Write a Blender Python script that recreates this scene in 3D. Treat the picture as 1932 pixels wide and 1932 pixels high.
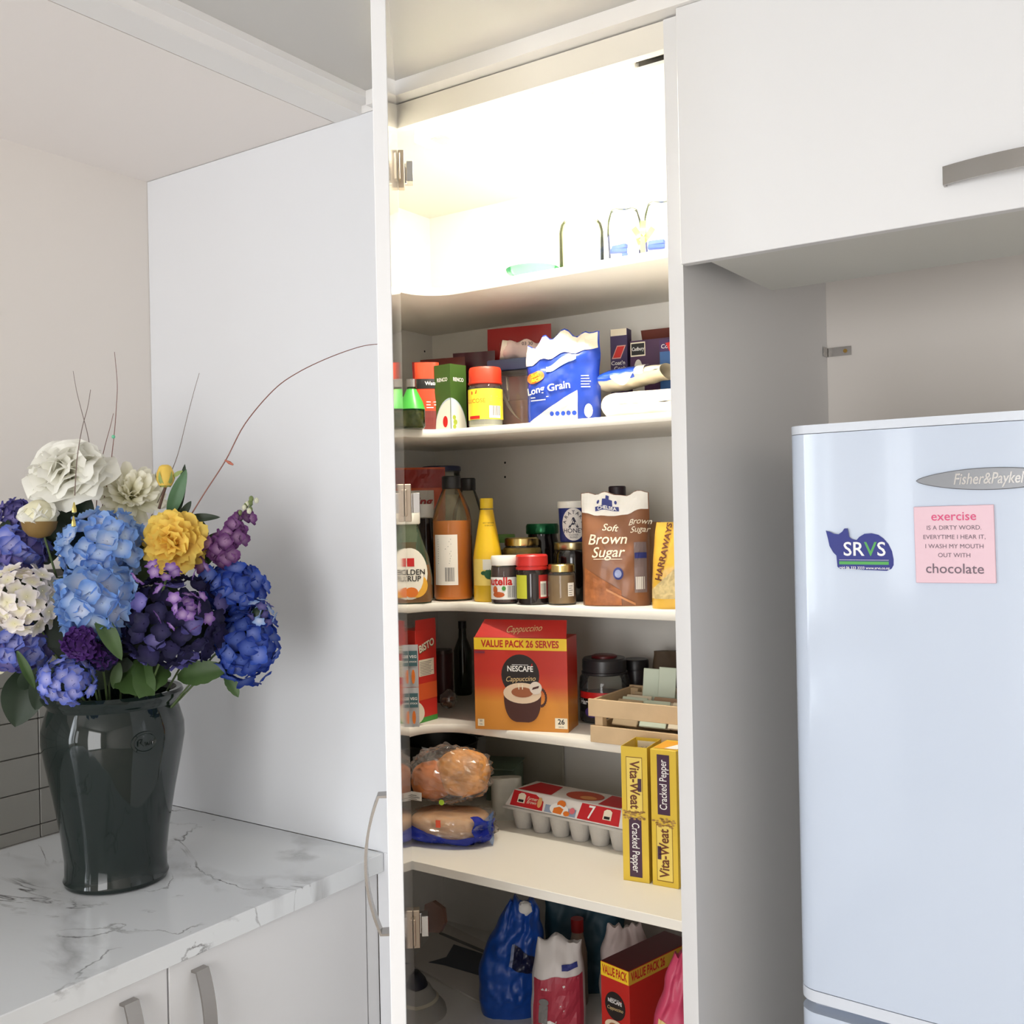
import bpy, bmesh, math, random
from mathutils import Vector, Matrix, noise
R = random.Random(7)
for o in list(bpy.data.objects): bpy.data.objects.remove(o)
SC = bpy.context.scene
COL = SC.collection
PI = math.pi

# ------------------------------------------------------------------ camera
FPX = 1938.58
CAM = Vector((2.1211, -2.3322, 1.5826))
YAW, PITCH, ROLL = 0.59879, 0.00124, -0.02057
fw = Vector((-math.sin(YAW)*math.cos(PITCH), math.cos(YAW)*math.cos(PITCH), math.sin(PITCH)))
_r = Vector((math.cos(YAW), math.sin(YAW), 0)); _u = _r.cross(fw)
RT = _r*math.cos(ROLL) + _u*math.sin(ROLL)
UP = -_r*math.sin(ROLL) + _u*math.cos(ROLL)
cd = bpy.data.cameras.new('camera'); cam = bpy.data.objects.new('camera', cd); COL.objects.link(cam)
cd.sensor_width = 36; cd.lens = 36*FPX/1932; cd.clip_start = .02
cam.matrix_world = Matrix.Translation(CAM) @ Matrix((RT, UP, -fw)).transposed().to_4x4()
SC.camera = cam

# ------------------------------------------------------------------ light and exposure
SC.view_settings.view_transform = 'Standard'; SC.view_settings.look = 'None'
SC.view_settings.gamma = 1; SC.view_settings.use_curve_mapping = False
SC.view_settings.exposure = -0.27
w = bpy.data.worlds.new('world'); SC.world = w; w.use_nodes = True
w.node_tree.nodes['Background'].inputs[0].default_value = (.85, .93, 1, 1)
w.node_tree.nodes['Background'].inputs[1].default_value = 1.0
def area(name, loc, rot, sx, sy, power, col):
    l = bpy.data.lights.new(name, 'AREA'); l.shape = 'RECTANGLE'; l.size = sx; l.size_y = sy
    l.energy = power; l.color = col
    o = bpy.data.objects.new(name, l); COL.objects.link(o); o.location = loc; o.rotation_euler = rot
    return o
# daylight entering through the glazed doors behind the camera and the window over the sink
area('daylight_glazed_doors', (2.35, -5.12, 1.2), (PI/2, 0, 0), 1.7, 2.1, 98, (1, .985, .97))
area('daylight_narrow_window', (.17, -5.34, 1.575), (PI/2, 0, 0), .3, 1.05, 9, (.95, .97, 1))
area('daylight_sink_window', (-.25, -3.45, 1.6), (0, -PI/2, 0), 1.2, 1.7, 82, (.88, .94, 1))

# ------------------------------------------------------------------ helpers
def ray(px, py): return fw + RT*((px-966)/FPX) - UP*((py-966)/FPX)
def ony(px, py, y): d = ray(px, py); return CAM + d*((y-CAM.y)/d.y)
def onx(px, py, x): d = ray(px, py); return CAM + d*((x-CAM.x)/d.x)
def onz(px, py, z): d = ray(px, py); return CAM + d*((z-CAM.z)/d.z)
def atd(px, py, dep): return CAM + ray(px, py)*dep
def dep(p): return (Vector(p)-CAM).dot(fw)
def mpp(p): return dep(p)/FPX            # metres per pixel there
def lin(c):
    c = c/255.0
    return c/12.92 if c <= .04045 else ((c+.055)/1.055)**2.4
def rgb(c): return (lin(c[0]), lin(c[1]), lin(c[2]), 1)
MATS = {}
def mat(name, c, rough=.5, metal=0, spec=.5, coat=0, emit=0, bump=0, bscale=60, vary=0, vscale=8, trans=0, ecol=None):
    if name in MATS: return MATS[name]
    m = bpy.data.materials.new(name); m.use_nodes = True; MATS[name] = m
    nt = m.node_tree; b = nt.nodes['Principled BSDF']
    b.inputs['Base Color'].default_value = rgb(c); b.inputs['Roughness'].default_value = rough
    b.inputs['Metallic'].default_value = metal; b.inputs['Specular IOR Level'].default_value = spec
    b.inputs['Coat Weight'].default_value = coat; b.inputs['Coat Roughness'].default_value = .05
    if trans: b.inputs['Transmission Weight'].default_value = trans
    if emit:
        b.inputs['Emission Color'].default_value = rgb(ecol or c); b.inputs['Emission Strength'].default_value = emit
    if bump or vary:
        tc = nt.nodes.new('ShaderNodeTexCoord')
    if bump:
        n = nt.nodes.new('ShaderNodeTexNoise'); n.inputs['Scale'].default_value = bscale; n.inputs['Detail'].default_value = 4
        bp = nt.nodes.new('ShaderNodeBump'); bp.inputs['Strength'].default_value = bump; bp.inputs['Distance'].default_value = .004
        nt.links.new(tc.outputs['Object'], n.inputs['Vector']); nt.links.new(n.outputs['Fac'], bp.inputs['Height'])
        nt.links.new(bp.outputs['Normal'], b.inputs['Normal'])
    if vary:
        n = nt.nodes.new('ShaderNodeTexNoise'); n.inputs['Scale'].default_value = vscale; n.inputs['Detail'].default_value = 5
        rp = nt.nodes.new('ShaderNodeValToRGB'); k = 1-vary
        rp.color_ramp.elements[0].color = tuple([x*k for x in rgb(c)[:3]]+[1]); rp.color_ramp.elements[0].position = .3
        rp.color_ramp.elements[1].color = tuple([min(1, x*(1+vary*.6)) for x in rgb(c)[:3]]+[1]); rp.color_ramp.elements[1].position = .7
        nt.links.new(tc.outputs['Object'], n.inputs['Vector']); nt.links.new(n.outputs['Fac'], rp.inputs['Fac'])
        nt.links.new(rp.outputs['Color'], b.inputs['Base Color'])
    return m
def filmmat(name, tint, opaque=.0, ocol=(255, 255, 255), rough=.05, bump=0, bscale=40, ior=1.45, base=0):
    """clear glass or plastic film: tinted transparency under a fresnel gloss, a little milky"""
    if name in MATS: return MATS[name]
    m = bpy.data.materials.new(name); m.use_nodes = True; MATS[name] = m
    nt = m.node_tree; nt.nodes.remove(nt.nodes['Principled BSDF']); out = nt.nodes['Material Output']
    t = nt.nodes.new('ShaderNodeBsdfTransparent'); t.inputs[0].default_value = rgb(tint)
    d = nt.nodes.new('ShaderNodeBsdfDiffuse'); d.inputs[0].default_value = rgb(ocol)
    g = nt.nodes.new('ShaderNodeBsdfGlossy'); g.inputs['Roughness'].default_value = rough
    fr = nt.nodes.new('ShaderNodeFresnel'); fr.inputs[0].default_value = ior
    m1 = nt.nodes.new('ShaderNodeMixShader'); m1.inputs[0].default_value = opaque
    m2 = nt.nodes.new('ShaderNodeMixShader')
    nt.links.new(t.outputs[0], m1.inputs[1]); nt.links.new(d.outputs[0], m1.inputs[2])
    ad = nt.nodes.new('ShaderNodeMath'); ad.operation = 'ADD'; ad.inputs[1].default_value = base; nt.links.new(fr.outputs[0], ad.inputs[0])
    nt.links.new(ad.outputs[0], m2.inputs[0]); nt.links.new(m1.outputs[0], m2.inputs[1]); nt.links.new(g.outputs[0], m2.inputs[2])
    if bump:
        tc = nt.nodes.new('ShaderNodeTexCoord'); n = nt.nodes.new('ShaderNodeTexNoise')
        n.inputs['Scale'].default_value = bscale; n.inputs['Detail'].default_value = 3
        bp = nt.nodes.new('ShaderNodeBump'); bp.inputs['Strength'].default_value = bump; bp.inputs['Distance'].default_value = .006
        nt.links.new(tc.outputs['Object'], n.inputs['Vector']); nt.links.new(n.outputs['Fac'], bp.inputs['Height'])
        nt.links.new(bp.outputs['Normal'], g.inputs['Normal']); nt.links.new(bp.outputs['Normal'], fr.inputs['Normal'])
    nt.links.new(m2.outputs[0], out.inputs['Surface'])
    return m

class MB:
    def __init__(s): s.v = []; s.f = []
    def add(s, v, f):
        n = len(s.v); s.v += [tuple(p) for p in v]; s.f += [tuple(i+n for i in q) for q in f]; return s
    def box(s, x0, x1, y0, y1, z0, z1):
        return s.add([(x0,y0,z0),(x1,y0,z0),(x1,y1,z0),(x0,y1,z0),(x0,y0,z1),(x1,y0,z1),(x1,y1,z1),(x0,y1,z1)],
                     [(0,3,2,1),(4,5,6,7),(0,1,5,4),(1,2,6,5),(2,3,7,6),(3,0,4,7)])
    def prism(s, pts, z0, z1, axes='xyz'):
        n = len(pts)
        def mk(a, b, c):
            return {'xyz': (a,b,c), 'xzy': (a,c,b), 'yzx': (c,a,b)}[axes]
        return s.add([mk(a,b,z0) for a,b in pts]+[mk(a,b,z1) for a,b in pts],
                     [tuple(range(n))[::-1], tuple(range(n,2*n))]+[(i,(i+1)%n,n+(i+1)%n,n+i) for i in range(n)])
    def lathe(s, prof, n=32, cx=0, cy=0, sx=1, sy=1, cap=True):
        m = len(prof); v = []
        for r, z in prof:
            for k in range(n):
                a = 2*PI*k/n; v.append((cx+sx*r*math.sin(a), cy-sy*r*math.cos(a), z))
        f = [(i*n+k, i*n+(k+1)%n, (i+1)*n+(k+1)%n, (i+1)*n+k) for i in range(m-1) for k in range(n)]
        if cap: f += [tuple(range(n))[::-1], tuple((m-1)*n+k for k in range(n))]
        return s.add(v, f)
    def tube(s, path, r, n=8):
        P = [Vector(p) for p in path]; v = []; rr = r if isinstance(r, (list, tuple)) else [r]*len(P)
        prev = None
        for i, p in enumerate(P):
            t = (P[min(i+1, len(P)-1)]-P[max(i-1, 0)]).normalized()
            a = prev if prev else (Vector((0,0,1)) if abs(t.z) < .9 else Vector((1,0,0)))
            b = t.cross(a).normalized(); a = b.cross(t).normalized(); prev = a
            for k in range(n):
                q = 2*PI*k/n; v.append(p + (a*math.cos(q)+b*math.sin(q))*rr[i])
        f = [(i*n+k, i*n+(k+1)%n, (i+1)*n+(k+1)%n, (i+1)*n+k) for i in range(len(P)-1) for k in range(n)]
        f += [tuple(range(n))[::-1], tuple((len(P)-1)*n+k for k in range(n))]
        return s.add(v, f)
    def grid(s, fn, nu, nv):
        v = [fn(i/nu, j/nv) for j in range(nv+1) for i in range(nu+1)]
        return s.add(v, [(j*(nu+1)+i, j*(nu+1)+i+1, (j+1)*(nu+1)+i+1, (j+1)*(nu+1)+i) for j in range(nv) for i in range(nu)])
    def ball(s, c, rx, ry, rz, n=12, m=8):
        v = []; f = []
        for j in range(m+1):
            t = PI*j/m
            for k in range(n):
                a = 2*PI*k/n; v.append((c[0]+rx*math.sin(t)*math.cos(a), c[1]+ry*math.sin(t)*math.sin(a), c[2]+rz*math.cos(t)))
        f = [(j*n+k, (j+1)*n+k, (j+1)*n+(k+1)%n, j*n+(k+1)%n) for j in range(m) for k in range(n)]
        return s.add(v, f)
    def xf(s, M):
        s.v = [tuple(M @ Vector(p)) for p in s.v]; return s
    def mesh(s, name, fix=True, bevel=0, smooth=False, angle=35, seg=2):
        me = bpy.data.meshes.new(name)
        bm = bmesh.new()
        vs = [bm.verts.new(p) for p in s.v]
        for q in s.f:
            try: bm.faces.new([vs[i] for i in q])
            except ValueError: pass
        if fix:
            bmesh.ops.remove_doubles(bm, verts=bm.verts, dist=1e-6)
            bmesh.ops.dissolve_degenerate(bm, edges=bm.edges, dist=1e-7)
            bmesh.ops.recalc_face_normals(bm, faces=bm.faces)
        if bevel:
            es = [e for e in bm.edges if len(e.link_faces) == 2 and e.calc_face_angle(0) > .5]
            bmesh.ops.bevel(bm, geom=es, offset=bevel, segments=seg, affect='EDGES', profile=.5, clamp_overlap=True)
        bm.to_mesh(me); bm.free()
        if smooth or bevel:
            for p in me.polygons: p.use_smooth = True
            me.set_sharp_from_angle(angle=math.radians(angle))
        return me
    def build(s, name, m, parent=None, **k):
        return obj(name, s.mesh(name, **k), m, parent)
def obj(name, me, m, parent=None):
    o = bpy.data.objects.new(name, me); COL.objects.link(o)
    if m and not me.materials: me.materials.append(m)
    if parent: o.parent = parent
    return o
def thing(name, label, cat, loc=(0,0,0), rz=0, group=None):
    o = bpy.data.objects.new(name, None); COL.objects.link(o); o.empty_display_size = .05
    o.location = loc; o.rotation_euler = (0, 0, rz); return tag(o, label, cat, group)
def tag(o, label, cat, group=None):
    o['label'] = label; o['category'] = cat
    if group: o['group'] = group
    return o
def struct(o, label=None):
    o['kind'] = 'structure'
    if label: o['label'] = label
    return o

# flat print: 2-D geometry wrapped on to a surface
_txt = {}
def T(s, size=.01, al='CENTER', x=0, y=0, bold=0, shear=0, rot=0, sx=1):
    key = (s, al, bold, shear)
    if key not in _txt:
        c = bpy.data.curves.new('t', 'FONT'); c.body = s; c.size = 1; c.align_x = al; c.align_y = 'CENTER'
        c.offset = bold; c.shear = shear; c.resolution_u = 3
        o = bpy.data.objects.new('t', c); COL.objects.link(o)
        me = bpy.data.meshes.new_from_object(o.evaluated_get(bpy.context.evaluated_depsgraph_get()))
        _txt[key] = ([(v.co.x, v.co.y) for v in me.vertices], [tuple(p.vertices) for p in me.polygons])
        bpy.data.objects.remove(o); bpy.data.curves.remove(c); bpy.data.meshes.remove(me)
    v, f = _txt[key]; ca, sa = math.cos(rot), math.sin(rot)
    return ([(x+(a*sx*ca-b*sa)*size, y+(a*sx*sa+b*ca)*size) for a, b in v], f)
def rect(u0, v0, u1, v1, nu=1, nv=1):
    return ([(u0+(u1-u0)*i/nu, v0+(v1-v0)*j/nv) for j in range(nv+1) for i in range(nu+1)],
            [(j*(nu+1)+i, j*(nu+1)+i+1, (j+1)*(nu+1)+i+1, (j+1)*(nu+1)+i) for j in range(nv) for i in range(nu)])
def disc(cx, cy, rx, ry=None, n=28, rings=3, a0=0, a1=2*PI):
    ry = ry or rx; v = [(cx, cy)]; f = []
    for k in range(1, rings+1):
        for i in range(n+1):
            a = a0+(a1-a0)*i/n; v.append((cx+rx*k/rings*math.cos(a), cy+ry*k/rings*math.sin(a)))
    for i in range(n): f.append((0, 1+i, 2+i))
    for k in range(rings-1):
        for i in range(n):
            b = 1+k*(n+1)+i; f.append((b, b+n+1, b+n+2, b+1))
    return (v, f)
def poly(pts): return (list(pts), [tuple(range(len(pts)))])
def join(*gs):
    v = []; f = []
    for a, b in gs:
        n = len(v); v += a; f += [tuple(i+n for i in q) for q in b]
    return (v, f)
def bars(u0, v0, u1, v1, n=14, seed=1):
    r = random.Random(seed); g = []; x = u0
    st = (u1-u0)/n
    for i in range(n):
        wd = st*r.uniform(.25, .75); g.append(rect(u0+i*st, v0, u0+i*st+wd, v1))
    return join(*g)
def lines(u0, v0, u1, v1, n=6, seed=1, th=.3):
    r = random.Random(seed); g = []; st = (v1-v0)/n
    for i in range(n): g.append(rect(u0, v0+i*st, u0+(u1-u0)*r.uniform(.6, 1), v0+i*st+st*th))
    return join(*g)
def decal(parent, name, m, geo, fn):
    me = bpy.data.meshes.new(name); me.from_pydata([tuple(fn(u, v)) for u, v in geo[0]], [], geo[1])
    return obj(name, me, m, parent)
def FR(d, e=1): return lambda u, v: (u, -d-.0004*e, v)
def RS(xr, e=1): return lambda u, v: (xr+.0004*e, u, v)            # right face, u along +y
def LS(xl, e=1): return lambda u, v: (xl-.0004*e, -u, v)
def CY(r, e=1, rz=0): return lambda u, v: ((r+.0004*e)*math.sin(u/r+rz), -(r+.0004*e)*math.cos(u/r+rz), v)

WHITE = mat('print_white', (245, 243, 238), .5); BLACK = mat('print_black', (22, 20, 20), .5)
RED = mat('print_red', (205, 28, 26), .45); YEL = mat('print_yellow', (246, 205, 40), .45)
GREY = mat('print_grey', (120, 118, 116), .5); NAVY = mat('print_navy', (28, 42, 130), .45)
CREAM = mat('print_cream', (242, 230, 205), .5); GREEN = mat('print_green', (70, 150, 60), .5)
PURP = mat('print_purple', (62, 30, 84), .5); BROWN = mat('print_brown', (105, 52, 26), .5)
ORANGE = mat('print_orange', (228, 120, 36), .5); BLUE = mat('print_blue', (20, 70, 185), .4)
SILVER = mat('satin_steel', (168, 164, 160), .26, 1); CHROME = mat('chrome', (215, 215, 215), .12, 1)
GOLD = mat('gold_lid', (205, 182, 120), .25, 1)
DARK = mat('dark_plastic', (26, 25, 26), .35)
CAB = mat('cabinet_white', (226, 226, 227), .3, spec=.4); GLOSS = mat('gloss_white', (242, 242, 243), .06, spec=.6, coat=.5)
PANEL = mat('panel_white', (234, 236, 240), .22, spec=.5)
MELA = mat('melamine_cream', (236, 231, 220), .45); MELI = mat('carcass_white', (228, 225, 218), .5)
WALLM = mat('wall_paint', (232, 226, 220), .7, bump=.02, bscale=300)
CEILM = mat('ceiling_paint', (208, 206, 202), .8, bump=.02, bscale=300); TRIMM = mat('cornice_paint', (240, 238, 236), .6)
GLASS = filmmat('clear_glass', (248, 251, 248), .03); GLASSG = filmmat('green_glass', (190, 222, 190), .03, (60, 150, 80))
FILM = filmmat('plastic_film', (254, 253, 251), .05, rough=.16, bump=.3, bscale=30, ior=1.1, base=.10)

YF = -.7645; XH = .794; S0, S1 = 1.377, 1.404; YB = -.158; XL = .388; YS = -.5365
ZT = 2.404; ZC = 2.433
Z1, Z2, Z3, Z4, Z5, Z6 = 2.083, 1.771, 1.3885, 1.1212, .8947, .49
TH = .018

# ------------------------------------------------------------------ room shell
def bstruct(name, m, *boxes):
    b = MB()
    for x in boxes: b.box(*x)
    return struct(b.build(name, m))
fl = mat('floor_tiles', (176, 168, 158), .35, vary=.12, vscale=2)
bstruct('floor', fl, (-.12, 4.3, -5.3, .12, -.1, 0))
bstruct('ceiling', CEILM, (-.12, 4.3, -5.3, .12, ZC, ZC+.1))
wl = bstruct('wall_left', WALLM, (-.12, 0, -2.6, .12, 0, ZC), (-.12, 0, -4.3, -2.6, 0, 1.0), (-.12, 0, -4.3, -2.6, 2.15, ZC), (-.12, 0, -5.3, -4.3, 0, ZC))
bstruct('wall_back', WALLM, (0, 4.3, 0, .12, 0, ZC))
bstruct('wall_right', WALLM, (4.2, 4.3, -5.3, 0, 0, ZC))
bstruct('wall_front', WALLM, (-.12, .02, -5.3, -5.2, 0, ZC), (.32, 1.45, -5.3, -5.2, 0, ZC), (.02, .32, -5.3, -5.2, 0, 1.05), (.02, .32, -5.3, -5.2, 2.1, ZC), (3.25, 4.2, -5.3, -5.2, 0, ZC), (1.45, 3.25, -5.3, -5.2, 2.3, ZC))
# lowered ceiling over the worktop with its stepped cornice
bstruct('ceiling_soffit', mat('soffit_paint', (246, 240, 236), .7), (0, .622, -5.2, YF, ZT, ZC))
bstruct('trim_1', TRIMM, (.628, .70, -5.2, YF-.0005, ZT-.002, ZC))
bstruct('trim_2', TRIMM, (.70, .737, -5.2, YF-.0005, 2.42, ZC), )
bstruct('trim_3', TRIMM, (.737, 4.2, -.792, YF+.1, 2.4042, ZC), (0, .737, YF, YF+.1, 2.4042, ZC))
# window over the sink with a venetian blind, glazed doors: they light the room and show in the glossy fronts
wn = MB()
for a in (-4.3, -3.47, -2.66): wn.box(-.1, -.02, a, a+.06, 1.0, 2.15)
wn.box(-.1, -.02, -4.3, -2.6, 1.0, 1.05).box(-.1, -.02, -4.3, -2.6, 2.1, 2.15)
w1 = struct(wn.build('window_1', TRIMM))
slat = MB().box(-.012, .012, -.82, .82, -.0008, .0008)
sm = slat.mesh('slat'); blind = mat('blind_white', (240, 240, 238), .5)
for k in range(26):
    o = obj('slat', sm, blind, w1); o.location = (.02, -3.45, 1.07+k*.04); o.rotation_euler = (0, .45, 0)
w2 = MB()
for a in (.02, .11, .20, .30): w2.box(a, a+.022, -5.29, -5.22, 1.05, 2.1)
w2 = struct(w2.build('window_2', TRIMM)); sm2 = MB().box(.02, .32, -.012, .012, -.0008, .0008).mesh('slat')
for k in range(26):
    o = obj('slat', sm2, blind, w2); o.location = (0, -5.205, 1.07+k*.04); o.rotation_euler = (.5, 0, 0)
gd = MB()
for a in (1.45, 2.32, 3.19): gd.box(a, a+.06, -5.28, -5.22, 0, 2.3)
gd.box(1.45, 3.25, -5.28, -5.22, 2.24, 2.3).box(1.45, 3.25, -5.28, -5.22, 0, .06)
struct(gd.build('door_2', TRIMM))

# tiled splashback on the left wall
TILE = mat('tile_grey', (130, 128, 122), .35, bump=.05, bscale=80)
gr = struct(MB().box(0, .004, -2.4, YF-.001, .9, 1.48).build('trim_4', mat('grout', (78, 76, 73), .8)))
tm = {}
for r in range(8):
    z0 = .902 if r == 0 else .931+(r-1)*.0765
    z1 = .929 if r == 0 else z0+.0745
    y = YF-.012
    k = 0
    while y > -2.35:
        ln = .298
        if (ln, r == 0) not in tm: tm[(ln, r == 0)] = MB().box(0, .007, -ln, 0, 0, z1-z0).mesh('tile', bevel=.0012, seg=1)
        o = obj('tile', tm[(ln, r == 0)], TILE, gr); o.location = (.003, y, z0); y -= .3; k += 1

# ------------------------------------------------------------------ worktop and base cabinets
def marble():
    m = bpy.data.materials.new('marble_laminate'); m.use_nodes = True; nt = m.node_tree; b = nt.nodes['Principled BSDF']
    b.inputs['Roughness'].default_value = .1; b.inputs['Specular IOR Level'].default_value = .55
    tc = nt.nodes.new('ShaderNodeTexCoord'); mp = nt.nodes.new('ShaderNodeMapping'); mp.inputs['Scale'].default_value = (1.0, 1.9, 1.6)
    mp.inputs['Rotation'].default_value = (0, 0, .9); nt.links.new(tc.outputs['Object'], mp.inputs[0])
    def vein(scale, width, dist, off, seed):
        n = nt.nodes.new('ShaderNodeTexNoise'); n.inputs['Scale'].default_value = scale; n.inputs['Detail'].default_value = 7
        n.inputs['Roughness'].default_value = .55; n.inputs['Distortion'].default_value = dist
        a = nt.nodes.new('ShaderNodeVectorMath'); a.operation = 'ADD'; a.inputs[1].default_value = (seed, seed*.7, 0)
        nt.links.new(mp.outputs[0], a.inputs[0]); nt.links.new(a.outputs[0], n.inputs['Vector'])
        s = nt.nodes.new('ShaderNodeMath'); s.operation = 'SUBTRACT'; s.inputs[1].default_value = off
        ab = nt.nodes.new('ShaderNodeMath'); ab.operation = 'ABSOLUTE'
        nt.links.new(n.outputs['Fac'], s.inputs[0]); nt.links.new(s.outputs[0], ab.inputs[0])
        rp = nt.nodes.new('ShaderNodeMapRange'); rp.inputs['From Min'].default_value = 0; rp.inputs['From Max'].default_value = width
        rp.inputs['To Min'].default_value = 1; rp.inputs['To Max'].default_value = 0
        nt.links.new(ab.outputs[0], rp.inputs['Value']); return rp.outputs[0]
    def mul(a, b_):
        k = nt.nodes.new('ShaderNodeMath'); k.operation = 'MULTIPLY'; nt.links.new(a, k.inputs[0])
        if isinstance(b_, float): k.inputs[1].default_value = b_
        else: nt.links.new(b_, k.inputs[1])
        return k.outputs[0]
    mask = nt.nodes.new('ShaderNodeTexNoise'); mask.inputs['Scale'].default_value = 5; nt.links.new(mp.outputs[0], mask.inputs['Vector'])
    mr = nt.nodes.new('ShaderNodeMapRange'); mr.inputs['From Min'].default_value = .42; mr.inputs['From Max'].default_value = .62
    nt.links.new(mask.outputs['Fac'], mr.inputs['Value'])
    v1 = mul(vein(1.7, .011, .9, .5, 3.1), mr.outputs[0]); v2 = mul(mul(vein(1.3, .05, .8, .47, 8.4), mr.outputs[0]), .4)
    mx = nt.nodes.new('ShaderNodeMath'); mx.operation = 'MAXIMUM'; nt.links.new(v1, mx.inputs[0]); nt.links.new(v2, mx.inputs[1])
    cl = nt.nodes.new('ShaderNodeMixRGB'); cl.inputs[1].default_value = rgb((226, 229, 231)); cl.inputs[2].default_value = rgb((84, 80, 80))
    nt.links.new(mx.outputs[0], cl.inputs[0]); nt.links.new(cl.outputs[0], b.inputs['Base Color'])
    return m
MARB = marble()
wt = MB().box(.009, .72, -3.6, YF-.001, .862, .9).build('worktop', MARB, bevel=.0015, seg=1)
tag(wt, 'glossy white marble-look worktop with grey veins under the flower vase', 'worktop')
def bow_handle(parent, c, length, width, out, normal, along, name='handle'):
    """flat bowed strap handle: c centre on the face, normal outwards, along = long direction"""
    n = Vector(normal).normalized(); a = Vector(along).normalized(); t = n.cross(a)
    b = MB(); N = 14; pts = []
    for i in range(N+1):
        s = -1+2*i/N
        h = out*(1-.6*s*s)
        pts.append((s*length/2, h))
    pin = [(-length/2, 0)]+pts+[(length/2, 0)]
    th = .004; v = []
    for i, (s, h) in enumerate(pin):
        q = pin[min(i+1, len(pin)-1)]; p0 = pin[max(i-1, 0)]
        d = Vector((q[0]-p0[0], q[1]-p0[1])).normalized(); nn = Vector((-d.y, d.x))
        for sg in (1, -1):
            for wv in (-.5, .5):
                x = s+nn.x*th/2*sg; y = max(0, h+nn.y*th/2*sg)
                v.append(Vector(c)+a*x+n*y+t*(wv*width))
    f = []
    for i in range(len(pin)-1):
        k = i*4; f += [(k,k+1,k+5,k+4),(k+2,k+6,k+7,k+3),(k,k+4,k+6,k+2),(k+1,k+3,k+7,k+5)]
    f += [(0,2,3,1), (len(v)-4, len(v)-3, len(v)-1, len(v)-2)]
    b.add(v, f)
    return b.build(name, SILVER, parent, smooth=True, angle=40)
XD = .70
def base_cab(y0, y1, hy, label, door=True):
    t = thing('base_cabinet', label, 'cabinet', (0, y0, 0), 0, 'base cabinets under the worktop')
    L = y1-y0
    MB().box(.01, XD-.021, .002, L-.002, .1, .86).build('carcass', MELI, t)
    d = MB().box(XD-.02, XD, .0018, L-.0018, .11, .856).build('door', CAB, t, bevel=.001, seg=1)
    if hy: bow_handle(d, (XD, hy-y0, .735), .19, .026, .032, (1,0,0), (0,0,1))
    return t
base_cab(-1.272, -.798, -1.214, 'white base cupboard under the worktop beside the open pantry door')
base_cab(-1.746, -1.272, -1.350, 'white base cupboard at the left edge, its bowed handle cut off below')
base_cab(-3.6, -1.746, None, 'long run of white base cupboards further left along the worktop')
tag(MB().box(.60, XD, -.796, YF-.0006, .1, .861).build('filler_panel', CAB), 'narrow white filler strip between base cupboard and pantry', 'panel')

# ------------------------------------------------------------------ pantry cupboard
pan = thing('pantry_cupboard', 'tall open white corner pantry with five stocked shelves', 'pantry', (0, 0, 0))
def pb(name, m, *bx, bevel=0):
    b = MB()
    for x in bx: b.box(*x)
    return b.build(name, m, pan, bevel=bevel, seg=1)
pb('front_panel', PANEL, (.001, XH-.032, YF, YF+.02, .9005, ZT-.001), (.702, XH-.032, YF, YF+.02, .02, .9))
pb('side_panel', MELI, (XL-.018, XL, YF+.02, YB, .1, ZT-.003))
pb('side_panel', CAB, (S0, S1, YF, -.001, .0, ZT-.003))
pb('back_panel', MELI, (XL-.018, S0, YB, YB+.012, .1, ZT-.003))
pb('ceiling_panel', MELI, (XL, S0, YF+.021, YB, ZT-.022, ZT-.003))
pb('top_rail', MELA, (XH-.012, S0, YF+.003, YF+.021, ZT-.05, ZT-.003))
def lshelf(z, name='shelf'):
    xe = .678; r = .085
    pts = [(XL, YB), (XL, YF+.021), (xe, YF+.021)]
    for k in range(0, 11):
        a = PI-PI/2*k/10
        pts.append((xe+r+r*math.cos(a), (YS-r)+r*math.sin(a)))
    pts += [(S0, YS), (S0, YB)]
    return MB().prism(pts, z-TH, z).build(name, MELA, pan, bevel=.0008, seg=1, angle=50)
for z in (Z1, Z2, Z3, Z4): lshelf(z)
pb('shelf', MELA, (XL, S0, YF+.004, YB, Z5-TH, Z5), bevel=.0008)
pb('bottom_panel', MELI, (XL, S0, YF+.004, YB, Z6-TH, Z6))
for (px, py) in [(953, 873), (953, 900), (801, 663)]:
    p = ony(px, py, YB) if px > 900 else onx(px, py, XL); hb = MB()
    if px > 900: hb.add([(p.x+.003*math.cos(a), YB-.0004, p.z+.003*math.sin(a)) for a in [2*PI*k/10 for k in range(10)]], [tuple(range(10))])
    else: hb.add([(XL+.0004, p.y+.003*math.cos(a), p.z+.003*math.sin(a)) for a in [2*PI*k/10 for k in range(10)]], [tuple(range(10))])
    hb.build('pin_hole', BLACK, pan, fix=False)
# the door, hinged on the left, swung open towards the camera
DW, DT = .585, .0215
door = MB().box(0, DW, -DT, 0, .02, ZT-.004).build('door', GLOSS, pan, bevel=.001, seg=1)
door.location = (XH, YF, 0); door.rotation_euler = (0, 0, math.radians(-51.0))
bow_handle(door, (DW-.045, -DT, 1.075), .20, .024, .034, (0,-1,0), (0,0,1))
TAN = mat('nickel_hinge', (190, 176, 160), .3, .9)
def hinge(zc, plate):
    b = MB().box(.012, .032, 0.0005, .013, zc-.037, zc+.037)
    b.box(.0, .05, .0005, .005, zc-.026, zc+.026)
    h = b.build('hinge', TAN, door, bevel=.001, seg=1)
    MB().prism([(-.012, .004), (.004, .004), (.004, .016), (.02, .016), (.02, .030), (-.012, .030)], zc-.02, zc+.02).build('hinge_arm', CHROME, door, bevel=.001, seg=1)
hinge(2.262, 0); hinge(1.607, 0); hinge(.772, 1)
p = ony(793, 1760, YF+.03)
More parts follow.
